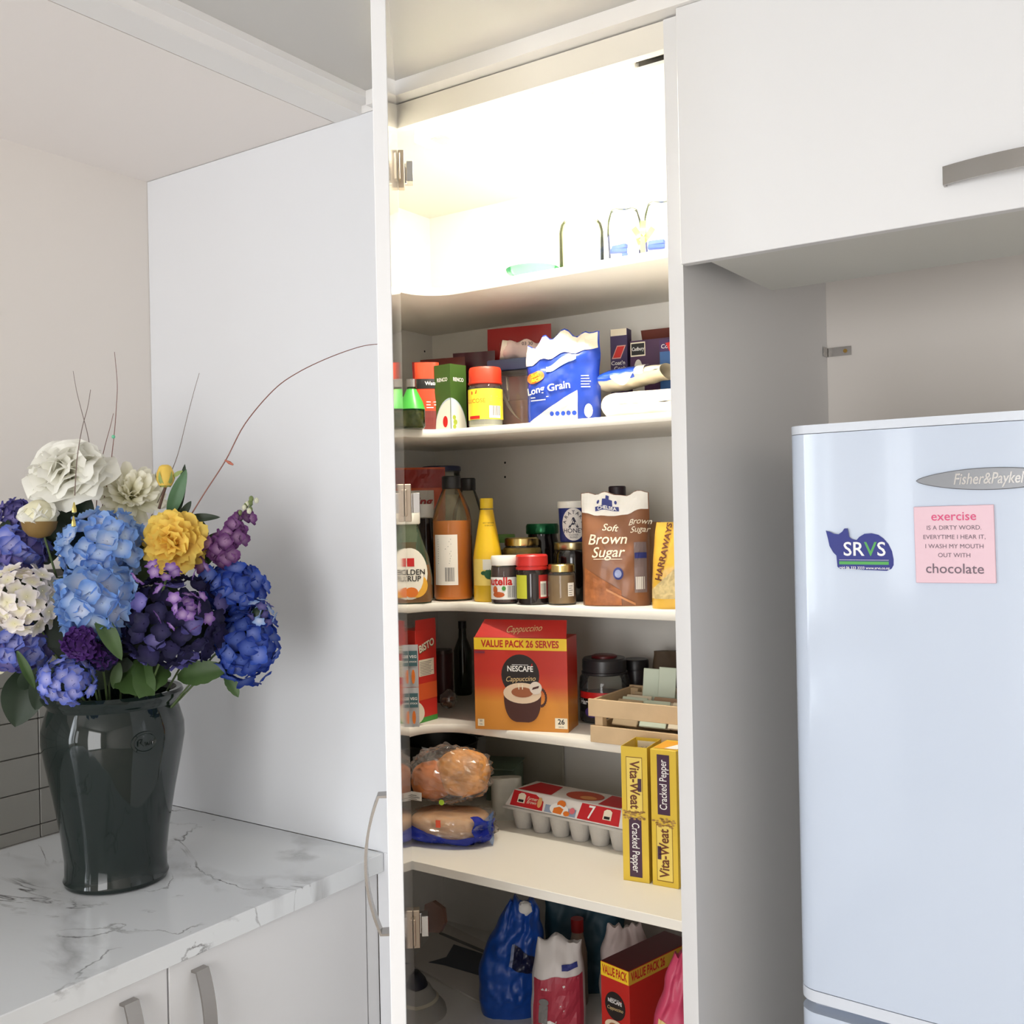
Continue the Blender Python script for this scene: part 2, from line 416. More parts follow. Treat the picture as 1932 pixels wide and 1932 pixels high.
MB().prism([(-.026, -.02), (-.01, -.034), (.016, -.03), (.03, -.008), (.026, .02), (.0, .03), (-.02, .02)], -.004, .006, 'xzy').xf(Matrix.Translation((.81, YF+.045, .775))).build('hinge_plate', mat('brown_plastic', (92, 66, 52), .5), pan)

# pantry strip light under the top, with its plug at the right-hand end
lt = thing('strip_light', 'glowing white strip light fixed inside the top of the pantry', 'light', (0, 0, 0))
yl = YF+.045
MB().box(.80, 1.30, yl, yl+.05, 2.352, 2.381).build('housing', mat('light_housing', (245, 244, 240), .4), lt, bevel=.002)
LEDM = mat('light_diffuser', (255, 250, 236), .4, emit=16, ecol=(255, 246, 226))
MB().box(.803, 1.297, yl-.004, yl+.046, 2.334, 2.3515).build('diffuser', LEDM, lt, bevel=.003)
for xx in (.845, 1.215): MB().box(xx, xx+.04, yl-.006, yl+.049, 2.3295, 2.3335).build('clip', mat('light_housing', (245,244,240)), lt)
MB().box(1.304, 1.374, yl, yl+.05, 2.350, 2.356).build('bracket', mat('light_housing', (245,244,240)), lt)
cn = MB().prism([(1.305, 2.357), (1.374, 2.357), (1.374, 2.385), (1.345, 2.385), (1.318, 2.376), (1.305, 2.368)], yl+.004, yl+.035, 'xzy').build('connector', DARK, lt, bevel=.0015)
MB().box(1.325, 1.36, yl+.001, yl+.0035, 2.366, 2.374).build('connector_clip', GREY, cn)
MB().tube([(1.306, yl+.01, 2.368), (1.285, yl-.006, 2.366), (1.262, yl-.008, 2.362)], .0016, 6).build('cable', GREY, lt)
pe = bpy.data.lights.new('pantry_strip_glow', 'AREA'); pe.shape = 'RECTANGLE'; pe.size = .46; pe.size_y = .04; pe.energy = 18; pe.color = (1, .93, .80)
po = bpy.data.objects.new('pantry_strip_glow', pe); COL.objects.link(po); po.parent = lt; po.location = (1.05, yl+.03, 2.327); po.rotation_euler = (math.radians(44), 0, 0)

# ------------------------------------------------------------------ overhead cupboard and fridge alcove
ov = thing('overhead_cupboard', 'white overhead cupboard above the fridge with a bowed steel handle', 'cupboard', (0, 0, 0))
MB().box(1.453, 2.42, -.764, -.486, 1.985, ZC-.03).build('carcass', mat('carcass_grey', (214, 214, 208), .5), ov)
dr_ = MB().box(1.409, 2.42, -.784, -.7655, 1.984, 2.4035).build('door', CAB, ov, bevel=.001, seg=1)
bow_handle(dr_, (1.925, -.784, 2.043), .215, .026, .03, (0,-1,0), (1,0,0))
br = thing('wall_bracket', 'small steel angle bracket in the alcove corner above the fridge', 'bracket', (S1, -.002, 0))
pz = ony(1580, 664, 0).z
MB().box(.004, .055, -.002, 0, pz-.010, pz+.010).box(.001, .003, -.03, 0, pz-.010, pz+.010).build('bracket_plate', SILVER, br)
MB().lathe([(.0045, 0), (.0045, .0015)], 12).xf(Matrix.Translation((.042, -.0022, pz)) @ Matrix.Rotation(PI/2, 4, 'X')).build('screw', mat('brass_screw', (150, 120, 60), .4, .8), br)

FRI = mat('fridge_enamel', (200, 211, 228), .12, spec=.5, coat=.3)
FX0, FX1, FY = 1.538, 2.173, -.68
fr = thing('fridge', 'white two-door fridge standing under the overhead cupboard', 'fridge', (0, 0, 0))
MB().box(FX0+.006, FX1-.006, FY+.062, -.03, .02, 1.712).build('body', mat('fridge_body', (232, 233, 232), .35), fr, bevel=.004)
def door_shell(z0, z1, name, topcap=False):
    pts = []; n = 26; r = .034
    def prof():
        out = []
        for k in range(9):
            a = PI + (PI/2)*k/8; out.append((FX0+r+r*math.cos(a), FY+r+.012+r*math.sin(a)))
        for k in range(1, 12):
            s = k/12; out.append((FX0+r+(FX1-FX0-2*r)*s, FY+.012-.012*math.sin(PI*s)))
        for k in range(9):
            a = 1.5*PI+(PI/2)*k/8; out.append((FX1-r+r*math.cos(a), FY+r+.012+r*math.sin(a)))
        return out
    pr = prof(); pr = pr+[(FX1, FY+.06), (FX0, FY+.06)]
    return MB().prism(pr, z0, z1), pr
d1, _ = door_shell(.790, 1.702, 'door'); do1 = d1.build('freezer_door', FRI, fr, smooth=True, angle=30)
d2, _ = door_shell(1.7030, 1.717, 'cap'); d2.build('top_cap', mat('fridge_cap', (214, 220, 230), .3), fr, smooth=True, angle=30)
# bottom lip of the upper door, grip recess and lower door
d3, _ = door_shell(.770, .7885, 'lip'); d3.build('door_lip', mat('fridge_cap', (236,239,244)), fr, smooth=True, angle=30)
d4, _ = door_shell(.06, .752, 'lower'); d4.build('lower_door', FRI, fr, smooth=True, angle=30)
MB().box(FX0+.02, FX1-.02, FY+.045, FY+.06, .750, .772).build('door_gap', mat('fridge_seal', (170, 176, 188), .6), fr)
def fy(x): 
    s = (x-FX0-.034)/(FX1-FX0-.068); return FY+.012-.012*math.sin(PI*max(0, min(1, s)))
# badge
pb0 = ony(1728, 905, FY); pc = ony(1900, 902, FY); bx0 = pb0.x; bl = .21; bzc = pc.z
bd = []
for k in range(41):
    s = k/40; bd.append((s, .0165*math.sin(PI*s)**.62))
outl = [(bx0+bl*s, bzc+h) for s, h in bd]+[(bx0+bl*s, bzc-h) for s, h in bd[::-1]][1:-1]
bg = MB(); yy = fy(bx0+bl/2)-.0005
bg.prism(outl, yy-.004, yy+.006, 'xzy'); bo = bg.build('badge', mat('badge_grey', (128, 130, 134), .3, .6), fr, bevel=.001, seg=1)
decal(bo, 'lettering', CHROME, T('Fisher&Paykel', .0235, 'LEFT', bx0+.054, bzc, .012, .25, 0, .72), lambda u, v: (u, yy-.0046, v))
# cat-shaped magnet
c0 = ony(1622, 1040, FY); my = fy(c0.x)
mg = thing('cat_magnet', 'blue cat-shaped fridge magnet lettered SRVS', 'magnet', (c0.x, my-.0008, c0.z))
k = mpp(c0)
catp = [(1559,1001),(1566,1003),(1574,1007),(1583,1008),(1590,1003),(1594,997),(1600,997),(1602,1006),(1603,1013),(1608,1017),(1617,1019),(1622,1013),(1632,1007),(1645,1006),(1658,1009),(1668,1016),(1677,1026),(1684,1040),(1687,1055),(1687,1066),(1683,1073),(1674,1077),(1655,1076),(1630,1075),(1605,1073),(1586,1073),(1581,1069),(1580,1058),(1579,1048),(1573,1042),(1566,1030),(1563,1016)]
def flat(pts, y): return [((lambda q: (q.x-c0.x, q.z-c0.z))(ony(a, b, y))) for a, b in pts]
MAGB = mat('magnet_blue', (22, 36, 128), .3)
MB().prism(flat(catp, my), -.0022, 0, 'xzy').build('magnet_body', MAGB, mg)
mf = lambda e: (lambda u, v: (u, -.0022-.0003*e, v))
cx_, cz_ = flat([(1633, 1037)], my)[0]
decal(mg, 'lettering', WHITE, join(T('SR', .031, 'RIGHT', cx_-.0015, cz_, .01), T('S', .031, 'LEFT', cx_+.018, cz_, .01)), mf(1))
decal(mg, 'letter_v', mat('leaf_green', (80, 165, 80)), T('V', .031, 'CENTER', cx_+.0085, cz_, .01), mf(1))
decal(mg, 'stripe', mat('leaf_green', (80,165,80)), rect(cx_-.041, cz_-.0235, cx_+.036, cz_-.0185), mf(1))
decal(mg, 'rule', WHITE, rect(cx_-.041, cz_-.0165, cx_+.036, cz_-.0160), mf(1))
decal(mg, 'small_print', WHITE, T('+64 06 333 3333 www.srvs.co.nz', .0058, 'CENTER', cx_-.002, cz_-.029, .01), mf(1))
# pink verse tile
e0 = ony(1801, 1027, FY); ey = fy(e0.x)
pk = thing('verse_magnet', 'pale pink square fridge magnet printed with a chocolate verse', 'magnet', (e0.x, ey-.0006, e0.z))
hw = .0565
MB().box(-hw, hw, -.004, 0, -hw*1.03, hw*1.03).xf(Matrix.Rotation(-.012, 4, 'Y')).build('tile_plate', mat('pink_tile', (226, 192, 203), .35), pk, bevel=.0008, seg=1)
pf = lambda u, v: (u, -.0046, v)
PINKT = mat('pink_text', (214, 70, 120)); GRT = mat('grey_text', (110, 92, 104))
decal(pk, 'lettering', PINKT, T('exercise', .019, 'CENTER', 0, .042, .005), pf)
decal(pk, 'verse', GRT, join(T('IS A DIRTY WORD.', .0092, 'CENTER', 0, .025), T('EVERYTIME I HEAR IT,', .0092, 'CENTER', 0, .011), T('I WASH MY MOUTH', .0092, 'CENTER', 0, -.003), T('OUT WITH', .0092, 'CENTER', 0, -.0165)), pf)
decal(pk, 'last_word', GRT, T('chocolate', .021, 'CENTER', 0, -.037, .006), pf)

# ------------------------------------------------------------------ pantry contents
def item(name, label, cat, px, py, y, z, rz=None, group=None):
    p = ony(px, py, y)
    if rz is None: rz = math.atan2(CAM.x-p.x, -(CAM.y-p.y))
    t = thing(name, label, cat, (p.x, y, z), rz, group)
    t['_m'] = mpp(p); t['_px'] = px; t['_y'] = y; t['_z'] = z
    return t, t['_m']
def H(t, py): return ony(t['_px'], py, t['_y']).z - t['_z']
def clean():
    for o in bpy.data.objects:
        for k in ('_m', '_px', '_y', '_z'):
            if k in o: del o[k]
def bag(t, w, h, d, m, seed=0, wr=.004, top=.08, bot=.8, xtop=1.0, name='bag_body', p=2.6, nu=22, nv=26, peak=.35, jag=0, lean=0, bul=0):
    """soft bag: pillow front and back meeting at side seams, flattened towards the top"""
    def D(s, q):
        g = bot+(1-bot)*min(1, q/.18) if q < peak else 1-(1-top)*((q-peak)/(1-peak))**1.6
        return d/2*max(0, 1-abs(s)**p)**.5*g
    def fn(u, v, sgn=-1, e=0):
        s = max(-1, min(1, 2*u/w)); q = max(0, min(1, v/h))
        xs = 1-(1-xtop)*q*q+bul*math.sin(PI*q)
        n = noise.noise(Vector((u*38+seed*7.3, v*30, seed*3.1+sgn)))*wr + noise.noise(Vector((u*90, v*70+seed, sgn)))*wr*.4
        rim = 1-abs(s)**6
        zz = v + jag*q*q*q*noise.noise(Vector((s*3.1, seed*2.7, 0)))
        return (u*xs + lean*q*q + noise.noise(Vector((seed, v*25, s)))*wr*.8*q, sgn*(D(s, q)+e)+n*rim*(.2+.8*min(1, q*6)), zz)
    b = MB()
    b.grid(lambda i, j: fn((i-.5)*w, j*h, -1), nu, nv)
    b.grid(lambda i, j: fn((i-.5)*w, j*h, 1), nu, nv)
    b.grid(lambda i, j: tuple(Vector(fn((i-.5)*w, 0, -1)).lerp(Vector(fn((i-.5)*w, 0, 1)), j)), nu, 4)
    # side seams
    for sg in (-.5, .5):
        b.grid(lambda i, j: tuple(Vector(fn(sg*w, j*h, -1)).lerp(Vector(fn(sg*w, j*h, 1)), i)), 1, nv)
    b.grid(lambda i, j: tuple(Vector(fn((i-.5)*w, h, -1)).lerp(Vector(fn((i-.5)*w, h, 1)), j)), nu, 1)
    b.build(name, m, t, smooth=True, angle=60)
    return lambda e=1: (lambda u, v: fn(u, v, -1, .0012*e))
def lath(t, name, m, prof, n=32, **k): return MB().lathe(prof, n, **k).build(name, m, t, smooth=True, angle=32)
def glassjar(t, r, h, lidh, content, lidm, fill=.85, lidr=None, glass=None, knurl=False, neck=None, shoulder=.12):
    lr = lidr or r*.93; hb = h-lidh; nk = neck or lr*.95
    lath(t, 'glass', glass or GLASS, [(r*.86, 0), (r*.97, h*.02), (r, h*.06), (r, hb*(1-shoulder)), (r*.97, hb*(1-shoulder*.5)), (nk, hb*.985), (nk, hb)])
    if content: lath(t, 'contents', content, [(r*.84, .003), (r*.955, h*.06), (r*.955, hb*fill*.95), (r*.9, hb*fill)])
    lath(t, 'lid', lidm, [(lr, hb-.001), (lr*1.01, hb+lidh*.2), (lr, hb+lidh*.85), (lr*.94, h), (lr*.9, h)])
RBAG = lambda c, n, r=.3: mat(n, c, r, spec=.5)

# ---- top shelf: glassware under the light
def top_px(px, py, y): return item
t, m = item('glass_jar', 'upturned clear glass jar standing on the bright top shelf', 'jar', 1097, 455, -.46, Z1)
r = 42*m; h = H(t, 418)
lath(t, 'glass', filmmat('greenish_glass', (250, 252, 240), .04, (225, 235, 170), ior=1.12), [(r*.96, 0), (r, .004), (r, h*.78), (r*.93, h*.93), (r*.8, h), (r*.78, h-.003), (r*.9, h*.9), (r*.95, h*.76), (r*.95, .003)], cap=False)
t, m = item('glass_saucer', 'green-tinted glass saucer lying flat on the top shelf', 'saucer', 1005, 500, -.47, Z1)
lath(t, 'glass', filmmat('green_edge_glass', (214, 246, 226), .3, (90, 210, 150), ior=1.12), [(.030, 0), (.04, .004), (.056, .019), (.0585, .0245), (.055, .023), (.04, .008), (.0, .006)], 36, cap=False)
for k, (px, rr, py, lab) in enumerate([(1178, 34, 392, 'clear plastic tub of blue pegs with a domed lid on the top shelf'), (1250, 34, 378, 'clear plastic tub of blue pegs half hidden by the right-hand pantry frame')]):
    t, m = item('plastic_tub', lab, 'tub', px, 440, -.40+.02*k, Z1, None, 'clear tubs on the top shelf')
    r = (rr-(2 if k == 0 else 0))*m; h = H(t, py)
    lath(t, 'tub', filmmat('clear_tub', (240, 243, 252), .16, (150, 158, 225), ior=1.12), [(r*.88, 0), (r*.9, .003), (r, h*.55), (r*1.0, h*.57)], cap=True)
    lath(t, 'dome_lid', filmmat('clear_dome', (250, 252, 246), .05, (215, 235, 180), ior=1.12), [(r*1.02, h*.575), (r*1.02, h*.61), (r*.98, h*.80), (r*.8, h*.95), (r*.5, h), (.0005, h)], cap=False)
    rr_ = random.Random(k)
    for j in range(6):
        a = rr_.uniform(0, 6.28); q = r*.5
        MB().box(-.018, .018, -.006, .006, 0, .010).xf(Matrix.Translation((q*math.cos(a)*.7, q*math.sin(a)*.7, .006+j*.0095)) @ Matrix.Rotation(a, 4, 'Z')).build('peg', BLUE, t, bevel=.002, seg=1)
t, m = item('gift_ribbon', 'small green and gold ribbon bow between the two clear tubs', 'ribbon', 1212, 430, -.455, Z1, None)
b = MB()
for a, l, z0 in ((2.2, .03, .05), (.9, .035, .045), (1.5, .028, .06), (1.9, .025, .03)):
    dx, dz = math.cos(a), math.sin(a)
    b.grid(lambda i, j: (dx*l*i+(j-.5)*.012*dz, .006*math.sin(PI*i), z0+dz*l*i-(j-.5)*.012*dx), 6, 1)
b.build('bow', mat('green_gold_ribbon', (150, 180, 96), .35, .2), t, smooth=True)
MB().box(-.005, .005, -.003, .003, 0, .055).build('ribbon_tail', mat('gold_ribbon', (196, 168, 96), .35, .3), t)

# ---- second shelf
t, m = item('green_bottle', 'small green-shouldered glass bottle beside the pantry door', 'bottle', 777, 770, -.605, Z2)
r = 25*m; h = H(t, 716)
lath(t, 'glass', GLASSG, [(r*.9, 0), (r, .005), (r, h*.38), (r*.8, h*.55), (r*.36, h*.78), (r*.32, h*.84)])
lath(t, 'contents', mat('dried_fruit', (168, 120, 84), .7, vary=.4, vscale=90), [(r*.85, .004), (r*.92, h*.3), (r*.8, h*.36)])
lath(t, 'shoulder', mat('green_sleeve', (70, 170, 66), .3), [(r*1.01, h*.385), (r*.83, h*.55), (r*.40, h*.78), (r*.38, h*.8)], cap=False)
lath(t, 'cap', SILVER, [(r*.42, h*.84), (r*.42, h), (r*.36, h)])
def packet(name, label, px, pyt, y, wpx, m_, d=.012, rz=None, zb=Z2, seed=1, **k):
    t, m = item(name, label, 'packet', px, pyt+60, y, zb, rz)
    w = wpx*m; h = H(t, pyt)
    return t, w, h, bag(t, w, h, d, m_, seed=seed, wr=.0022, nu=12, nv=14, **k)
t, w_, h, f = packet('spice_packet', 'orange-red spice packet with a black band left of the green carton', 806, 684, -.50, 46, RBAG((214, 74, 44), 'orange_foil'), d=.03, seed=3, top=.4)
decal(t, 'band', BLACK, rect(-w_*.48, h*.62, w_*.48, h*.76, 8, 2), f(1)); decal(t, 'lettering', WHITE, T('Wattie', .012, 'CENTER', w_*.22, h*.69, .02), f(2))
decal(t, 'lower_panel', mat('maroon_print', (120, 48, 44)), rect(-w_*.48, 0.002, w_*.48, h*.3, 8, 3), f(1)); decal(t, 'small_print', WHITE, lines(-.002, h*.34, w_*.4, h*.46, 3), f(1))
packet('red_packet', 'bright red packet edge sticking up behind the orange spice packet', 795, 683, -.43, 32, RBAG((176, 28, 26), 'red_foil'), seed=4)
packet('dark_packet', 'dark red-brown packet lying slanted behind the green carton', 836, 676, -.385, 92, RBAG((98, 34, 28), 'dark_red_foil'), seed=5, rz=.25)
packet('maroon_packet', 'dark maroon packet behind the jar with the orange lid', 895, 664, -.33, 84, RBAG((74, 20, 36), 'maroon_foil'), seed=6, rz=.3)
t, w_, h, f = packet('red_pouch', 'tall red pouch at the back, left of the rice bag', 980, 616, -.28, 130, RBAG((160, 30, 32), 'pouch_red'), d=.03, seed=7, rz=.2)
t, m = item('carton', 'dark green carton with a white pudding picture, standing corner-on', 'carton', 850, 750, -.475, Z2)
s = 30*m*math.sqrt(2); h = H(t, 690); t.rotation_euler.z -= PI/4; a = s/2
MB().box(-a, a, -a, a, 0, h).build('carton_body', mat('carton_green', (62, 92, 34), .5), t)
for fnm, mp in (('left', FR(a)), ('right', RS(a))):
    hx = a*.98 if fnm == 'left' else -a*.98
    decal(t, 'lettering', WHITE, T('RENCO', .0118, 'CENTER', 0, h*.77, .02, 0, 0, .84), mp)
    # half of the white dish wraps round the near corner
    pts = [(hx, h*.46)]+[(hx-math.copysign(1, hx)*2*a*.93*math.sin(q), h*.02+h*.44*math.cos(q)) for q in [PI/2*i/12 for i in range(1, 13)]]+[(hx, h*.02)]
    ed = [(hx, h*.49)]+[(hx-math.copysign(1, hx)*2*a*.97*math.sin(q), h*.005+h*.485*math.cos(q)) for q in [PI/2*i/12 for i in range(1, 13)]]+[(hx, h*.005)]
    decal(t, 'dish_rim', mat('dish_blue', (190, 205, 215)), poly(ed), mp); mp2 = FR(a, 2) if fnm == 'left' else RS(a, 2)
    decal(t, 'dish', mat('dish_cream', (238, 234, 222)), poly(pts), mp2)
decal(t, 'strawberry', RED, disc(a*.35, h*.14, a*.30, h*.085), FR(a, 3))
decal(t, 'grapes', mat('grape_green', (170, 185, 70)), join(disc(-a*.62, h*.20, a*.2), disc(-a*.5, h*.13, a*.24), disc(-a*.6, h*.06, a*.2)), RS(a, 3))
t, m = item('lidded_jar', 'glass jar with orange lid and yellow label on the second shelf', 'jar', 916, 750, -.475, Z2)
r = 32.5*m; h = H(t, 695)
glassjar(t, r, h, h*.27, mat('glucose_powder', (240, 236, 222), .8), mat('orange_lid', (214, 60, 34), .4), fill=.75, lidr=r*.95)
lath(t, 'lid_skirt', mat('orange_lid', (214,60,34)), [(r*.99, h*.735), (r*.99, h*.76), (r*.93, h*.765)])
decal(t, 'label', mat('label_yellow', (248, 226, 62), .4), rect(-r*1.5, h*.14, r*1.5, h*.64, 40, 2), CY(r, 1))
decal(t, 'label_banner', RED, join(poly([(-r*.9, h*.6), (-r*.5, h*.62), (-r*.55, h*.56), (-r*.9, h*.55)]), rect(-r*1.1, h*.15, -r*.35, h*.2, 12, 1)), CY(r, 2))
decal(t, 'lettering', ORANGE, T('GLUCOSE', .013, 'CENTER', -r*.75, h*.44), CY(r, 2))
decal(t, 'barcode_panel', WHITE, rect(r*.2, h*.16, r*.95, h*.36, 16, 1), CY(r, 2)); decal(t, 'barcode', GREY, bars(r*.35, h*.2, r*.9, h*.36, 12), CY(r, 3))
decal(t, 'small_print', GREY, lines(r*.3, h*.44, r*1.0, h*.54, 3, 2), CY(r, 2))
t, m = item('storage_box', 'clear plastic storage box with navy lid left of the rice bag', 'container', 988, 740, -.37, Z2, .12)
w_ = 105*m; h = H(t, 681)
MB().box(-w_/2, w_/2, -.05, .05, .001, h*.84).build('box', filmmat('clear_box', (240, 236, 230), .14, (190, 170, 160)), t, bevel=.004)
MB().box(-w_*.52, w_*.52, -.054, .054, h*.84, h).build('lid', mat('lid_navy', (62, 74, 108), .45), t, bevel=.004)
MB().box(-w_*.47, w_*.47, -.045, .045, .004, h*.42).build('contents', mat('brown_sugar', (140, 84, 66), .8, vary=.2, vscale=60), t, bevel=.006)
b = MB(); b.grid(lambda i, j: (-w_*.36+w_*.5*i-.02*j, -.047-.002*math.sin(PI*j), h*(.74-.58*i)+(.030*math.sin(PI*i)+.012)*(j-.5)*1.2), 10, 6); b.build('inner_bag', mat('inner_bag', (214, 210, 196), .6), t, smooth=True)
t, m = item('pink_bag', 'rolled pink and white plastic bag lying on the storage box lid', 'bag', 985, 660, -.375, Z2+.0)
t.location.z = Z2+H(t, 681)+.001
rb = 26*m
b = MB(); b.grid(lambda i, j: ((i-.5)*.088, (.021+.004*math.sin(9*i))*math.sin(2*PI*j)*(1-.55*i), .023+.023*math.cos(2*PI*j)*(.75+.25*math.sin(PI*i))+.004*math.sin(13*i+6*j)-.022*0), 16, 16)
b.build('bag_body', mat('pink_white', (226, 200, 190), .5, vary=.12, vscale=30), t, smooth=True)
b = MB(); b.grid(lambda i, j: (-.048+.004*math.cos(2*PI*j)+i*.03, .023*math.sin(2*PI*j)*(1-.2*i), .024+.024*math.cos(2*PI*j)*(1-.2*i)), 4, 16); b.add([(-.05, .018*math.sin(2*PI*j/16), .024+.018*math.cos(2*PI*j/16)) for j in range(16)], [tuple(range(16))]); b.build('rolled_end', mat('roll_white', (238, 228, 208), .6), t, smooth=True)
decal(t, 'lettering', BLACK, T('03 30', .011, 'CENTER', .012, .035, .01), lambda u, v: (u, -.0235*.9, v))
# rice bag
t, m = item('rice_bag', 'open blue and white bag of long grain rice', 'bag', 1063, 715, -.455, Z2)
w_ = 140*m; h = H(t, 640); t.rotation_euler.z -= .18
f = bag(t, w_, h*1.02, .075, mat('rice_blue', (34, 66, 168), .25), seed=2, wr=.008, top=.18, bot=.85, peak=.3, jag=.03)
PB = mat('rice_panel', (236, 222, 200), .3)
decal(t, 'clear_top', PB, join(poly([(-w_*.5+.001, h*.75), (w_*.0, h*.74), (w_*.0, h*.99), (-w_*.5+.001, h*.97)]), poly([(0, h*.74), (w_*.495, h*.9), (w_*.495, h*1.0), (0, h*.99)])), f(1))
def gridpoly(x0, x1, lo, hi, nu=10, nv=6): return ([(x0+(x1-x0)*i/nu, lo(i/nu)+(hi(i/nu)-lo(i/nu))*j/nv) for j in range(nv+1) for i in range(nu+1)], rect(0,0,1,1,nu,nv)[1])
bpy.data.objects.remove(t.children[-1])
decal(t, 'clear_top', PB, gridpoly(-w_*.495, w_*.48, lambda s: h*(.72+.12*s), lambda s: h*(1.005), 18, 8), f(2))
decal(t, 'swoosh', mat('rice_pale', (160, 190, 232), .3), gridpoly(-w_*.2, w_*.2, lambda s: h*(.60+.14*s-.03*math.sin(PI*s)), lambda s: h*(.66+.14*s), 12, 3), f(2))
decal(t, 'window', PB, gridpoly(-w_*.44, w_*.22, lambda s: h*.02, lambda s: h*(.03+.34*s), 12, 8), f(2))
decal(t, 'lettering', WHITE, T('Long Grain', .0215, 'CENTER', -w_*.17, h*.405, .018, 0, .10), f(3))
decal(t, 'logo', mat('logo_orange', (238, 120, 40)), disc(-w_*.36, h*.555, w_*.135, h*.075, 24, 3), f(2))
decal(t, 'logo_lettering', YEL, join(T('Sun', .013, 'CENTER', -w_*.36, h*.585, .03), T('RICE', .011, 'CENTER', -w_*.34, h*.52, .03)), f(4))
decal(t, 'small_print', WHITE, join(lines(-w_*.42, h*.27, -w_*.1, h*.34, 2, 3), lines(w_*.27, h*.4, w_*.44, h*.56, 5, 4)), f(2))
decal(t, 'badges', BLUE, join(*[disc(w_*(-.12+.075*i), h*.105, w_*.03, h*.028, 12, 1) for i in range(5)]), f(4))
decal(t, 'side_picture', WHITE, disc(w_*.36, h*.13, w_*.055, h*.08, 16, 2), f(3))
# flour bags on the right
t, m = item('flour_bag', 'plump cream flour bag lying at the front right of the second shelf', 'bag', 1217, 750, -.39, Z2, .1)
w_ = 175*m; b = MB()
b.grid(lambda i, j: ((i-.45)*w_*1.05*(1+.0*j), -.075*math.cos(2*PI*j)*min(1, 3*math.sin(PI*min(max(i, .02), .98)))+.005*noise.noise(Vector((i*6, j*5, 1))), .031-.031*math.sin(2*PI*j)*min(1, 2.4*math.sin(PI*min(max(i, .02), .98)))+.004*noise.noise(Vector((i*7, j*6, 4)))*(1 if j < .5 else .0)), 24, 24)
b.build('bag_body', mat('flour_cream', (246, 236, 214), .6, bump=.1, bscale=30), t, smooth=True)
t, m = item('folded_flour_bag', 'part-used white and blue flour bag folded on top of the plump one', 'bag', 1200, 715, -.375, Z2+.064, .1)
w_ = 130*m; b = MB()
def ff(i, j):
    taper = min(1, 4*math.sin(PI*min(max(i, .08), .86)))
    return ((i-.5)*w_, -.055*math.cos(2*PI*j)*taper, .024+.014*i-.022*math.sin(2*PI*j)*taper*(.85+.15*math.sin(5*i))+.003*noise.noise(Vector((i*9, j*6, 9))))
b.grid(ff, 24, 24); b.build('bag_body', mat('flour_offwhite', (214, 205, 186), .5, bump=.15, bscale=35), t, smooth=True)
def ffd(e): return lambda u, v: tuple(Vector(ff(u, v))+Vector((0, -math.cos(2*PI*v)*.001*e, -math.sin(2*PI*v)*.001*e)))
decal(t, 'blue_band', BLUE, ([(.06+.56*i/12, .78+.24*j/8+.04*(i/12)) for j in range(9) for i in range(13)], rect(0,0,1,1,12,8)[1]), ffd(1.5))
decal(t, 'arch', mat('arch_grey', (196, 206, 214)), ([(.26+.36*i/12, .98+.0*(i/12)+.14*j/6*math.sin(PI*min(.999,(i+1)/13))) for j in range(7) for i in range(13)], rect(0,0,1,1,12,6)[1]), ffd(3))
decal(t, 'white_flap', WHITE, ([(.62+.14*i/6, .80+.22*j/6) for j in range(7) for i in range(7)], rect(0,0,1,1,6,6)[1]), ffd(4))
def carton(name, label, cat, px, pyt, y, z, wpx, d, m_, rz=None, zoff=0):
    t, m = item(name, label, cat, px, pyt+60, y, z, rz)
    w = wpx*m; h = H(t, pyt)
    MB().box(-w/2, w/2, 0, d, 0, h).build('carton_body', m_, t, bevel=.0008, seg=1)
    return t, w, h
CADB = mat('carton_purple', (52, 34, 84), .45)
t, w_, h = carton('coating_box', 'slim purple coating-mix box with a red diamond at the back right', 'box', 1168, 620, -.26, Z2, 34, .03, CADB, .15)
decal(t, 'flap', CREAM, rect(-w_*.47, h*.93, w_*.47, h*.998), FR(0)); decal(t, 'diamond_edge', mat('pale_pink', (226, 170, 160)), poly([(-w_*.42, h*.70), (-w_*.1, h*.83), (w_*.42, h*.83), (w_*.1, h*.70)]), FR(0))
decal(t, 'diamond', RED, poly([(-w_*.34, h*.71), (-w_*.08, h*.82), (w_*.34, h*.82), (w_*.08, h*.71)]), FR(0, 2))
decal(t, 'lettering', WHITE, join(T("Coat'n", .0125, 'CENTER', -w_*.05, h*.655, .01), T('Cook', .0125, 'CENTER', w_*.05, h*.60, .01)), FR(0))
t, m = item('drinking_box', 'open maroon and purple box with a white label beside the purple coating box', 'box', 1226, 650, -.27, Z2, .1)
w_ = 80*m; h = H(t, 640); MAR = mat('carton_maroon', (110, 50, 36), .5); CP = mat('carton_plum', (66, 30, 70), .45)
for q in ((-w_/2, w_/2, .0, .001), (-w_/2, w_/2, .079, .08), (-w_/2, -w_/2+.001, 0, .08), (w_/2-.001, w_/2, 0, .08)): MB().box(*q, 0, h).build('wall', CP, t)
MB().box(-w_/2, w_/2, 0, .08, 0, .001).build('base', CP, t)
b = MB(); b.grid(lambda i, j: (-w_/2+w_*i, .08-.012*j+.0*i, h+.034*j), 1, 1); b.build('back_flap', MAR, t)
b = MB(); b.grid(lambda i, j: (w_/2-.0*j, .08*i, h+.02*j), 1, 1); b.build('side_flap', MAR, t)
decal(t, 'logo_panel', BLACK, rect(-w_*.47, h*.83, -w_*.13, h*.97), FR(0)); decal(t, 'logo_edge', CREAM, join(rect(-w_*.485, h*.965, -w_*.115, h*.98), rect(-w_*.485, h*.815, -w_*.115, h*.83), rect(-w_*.485, h*.815, -w_*.465, h*.98), rect(-w_*.135, h*.815, -w_*.115, h*.98)), FR(0, 2))
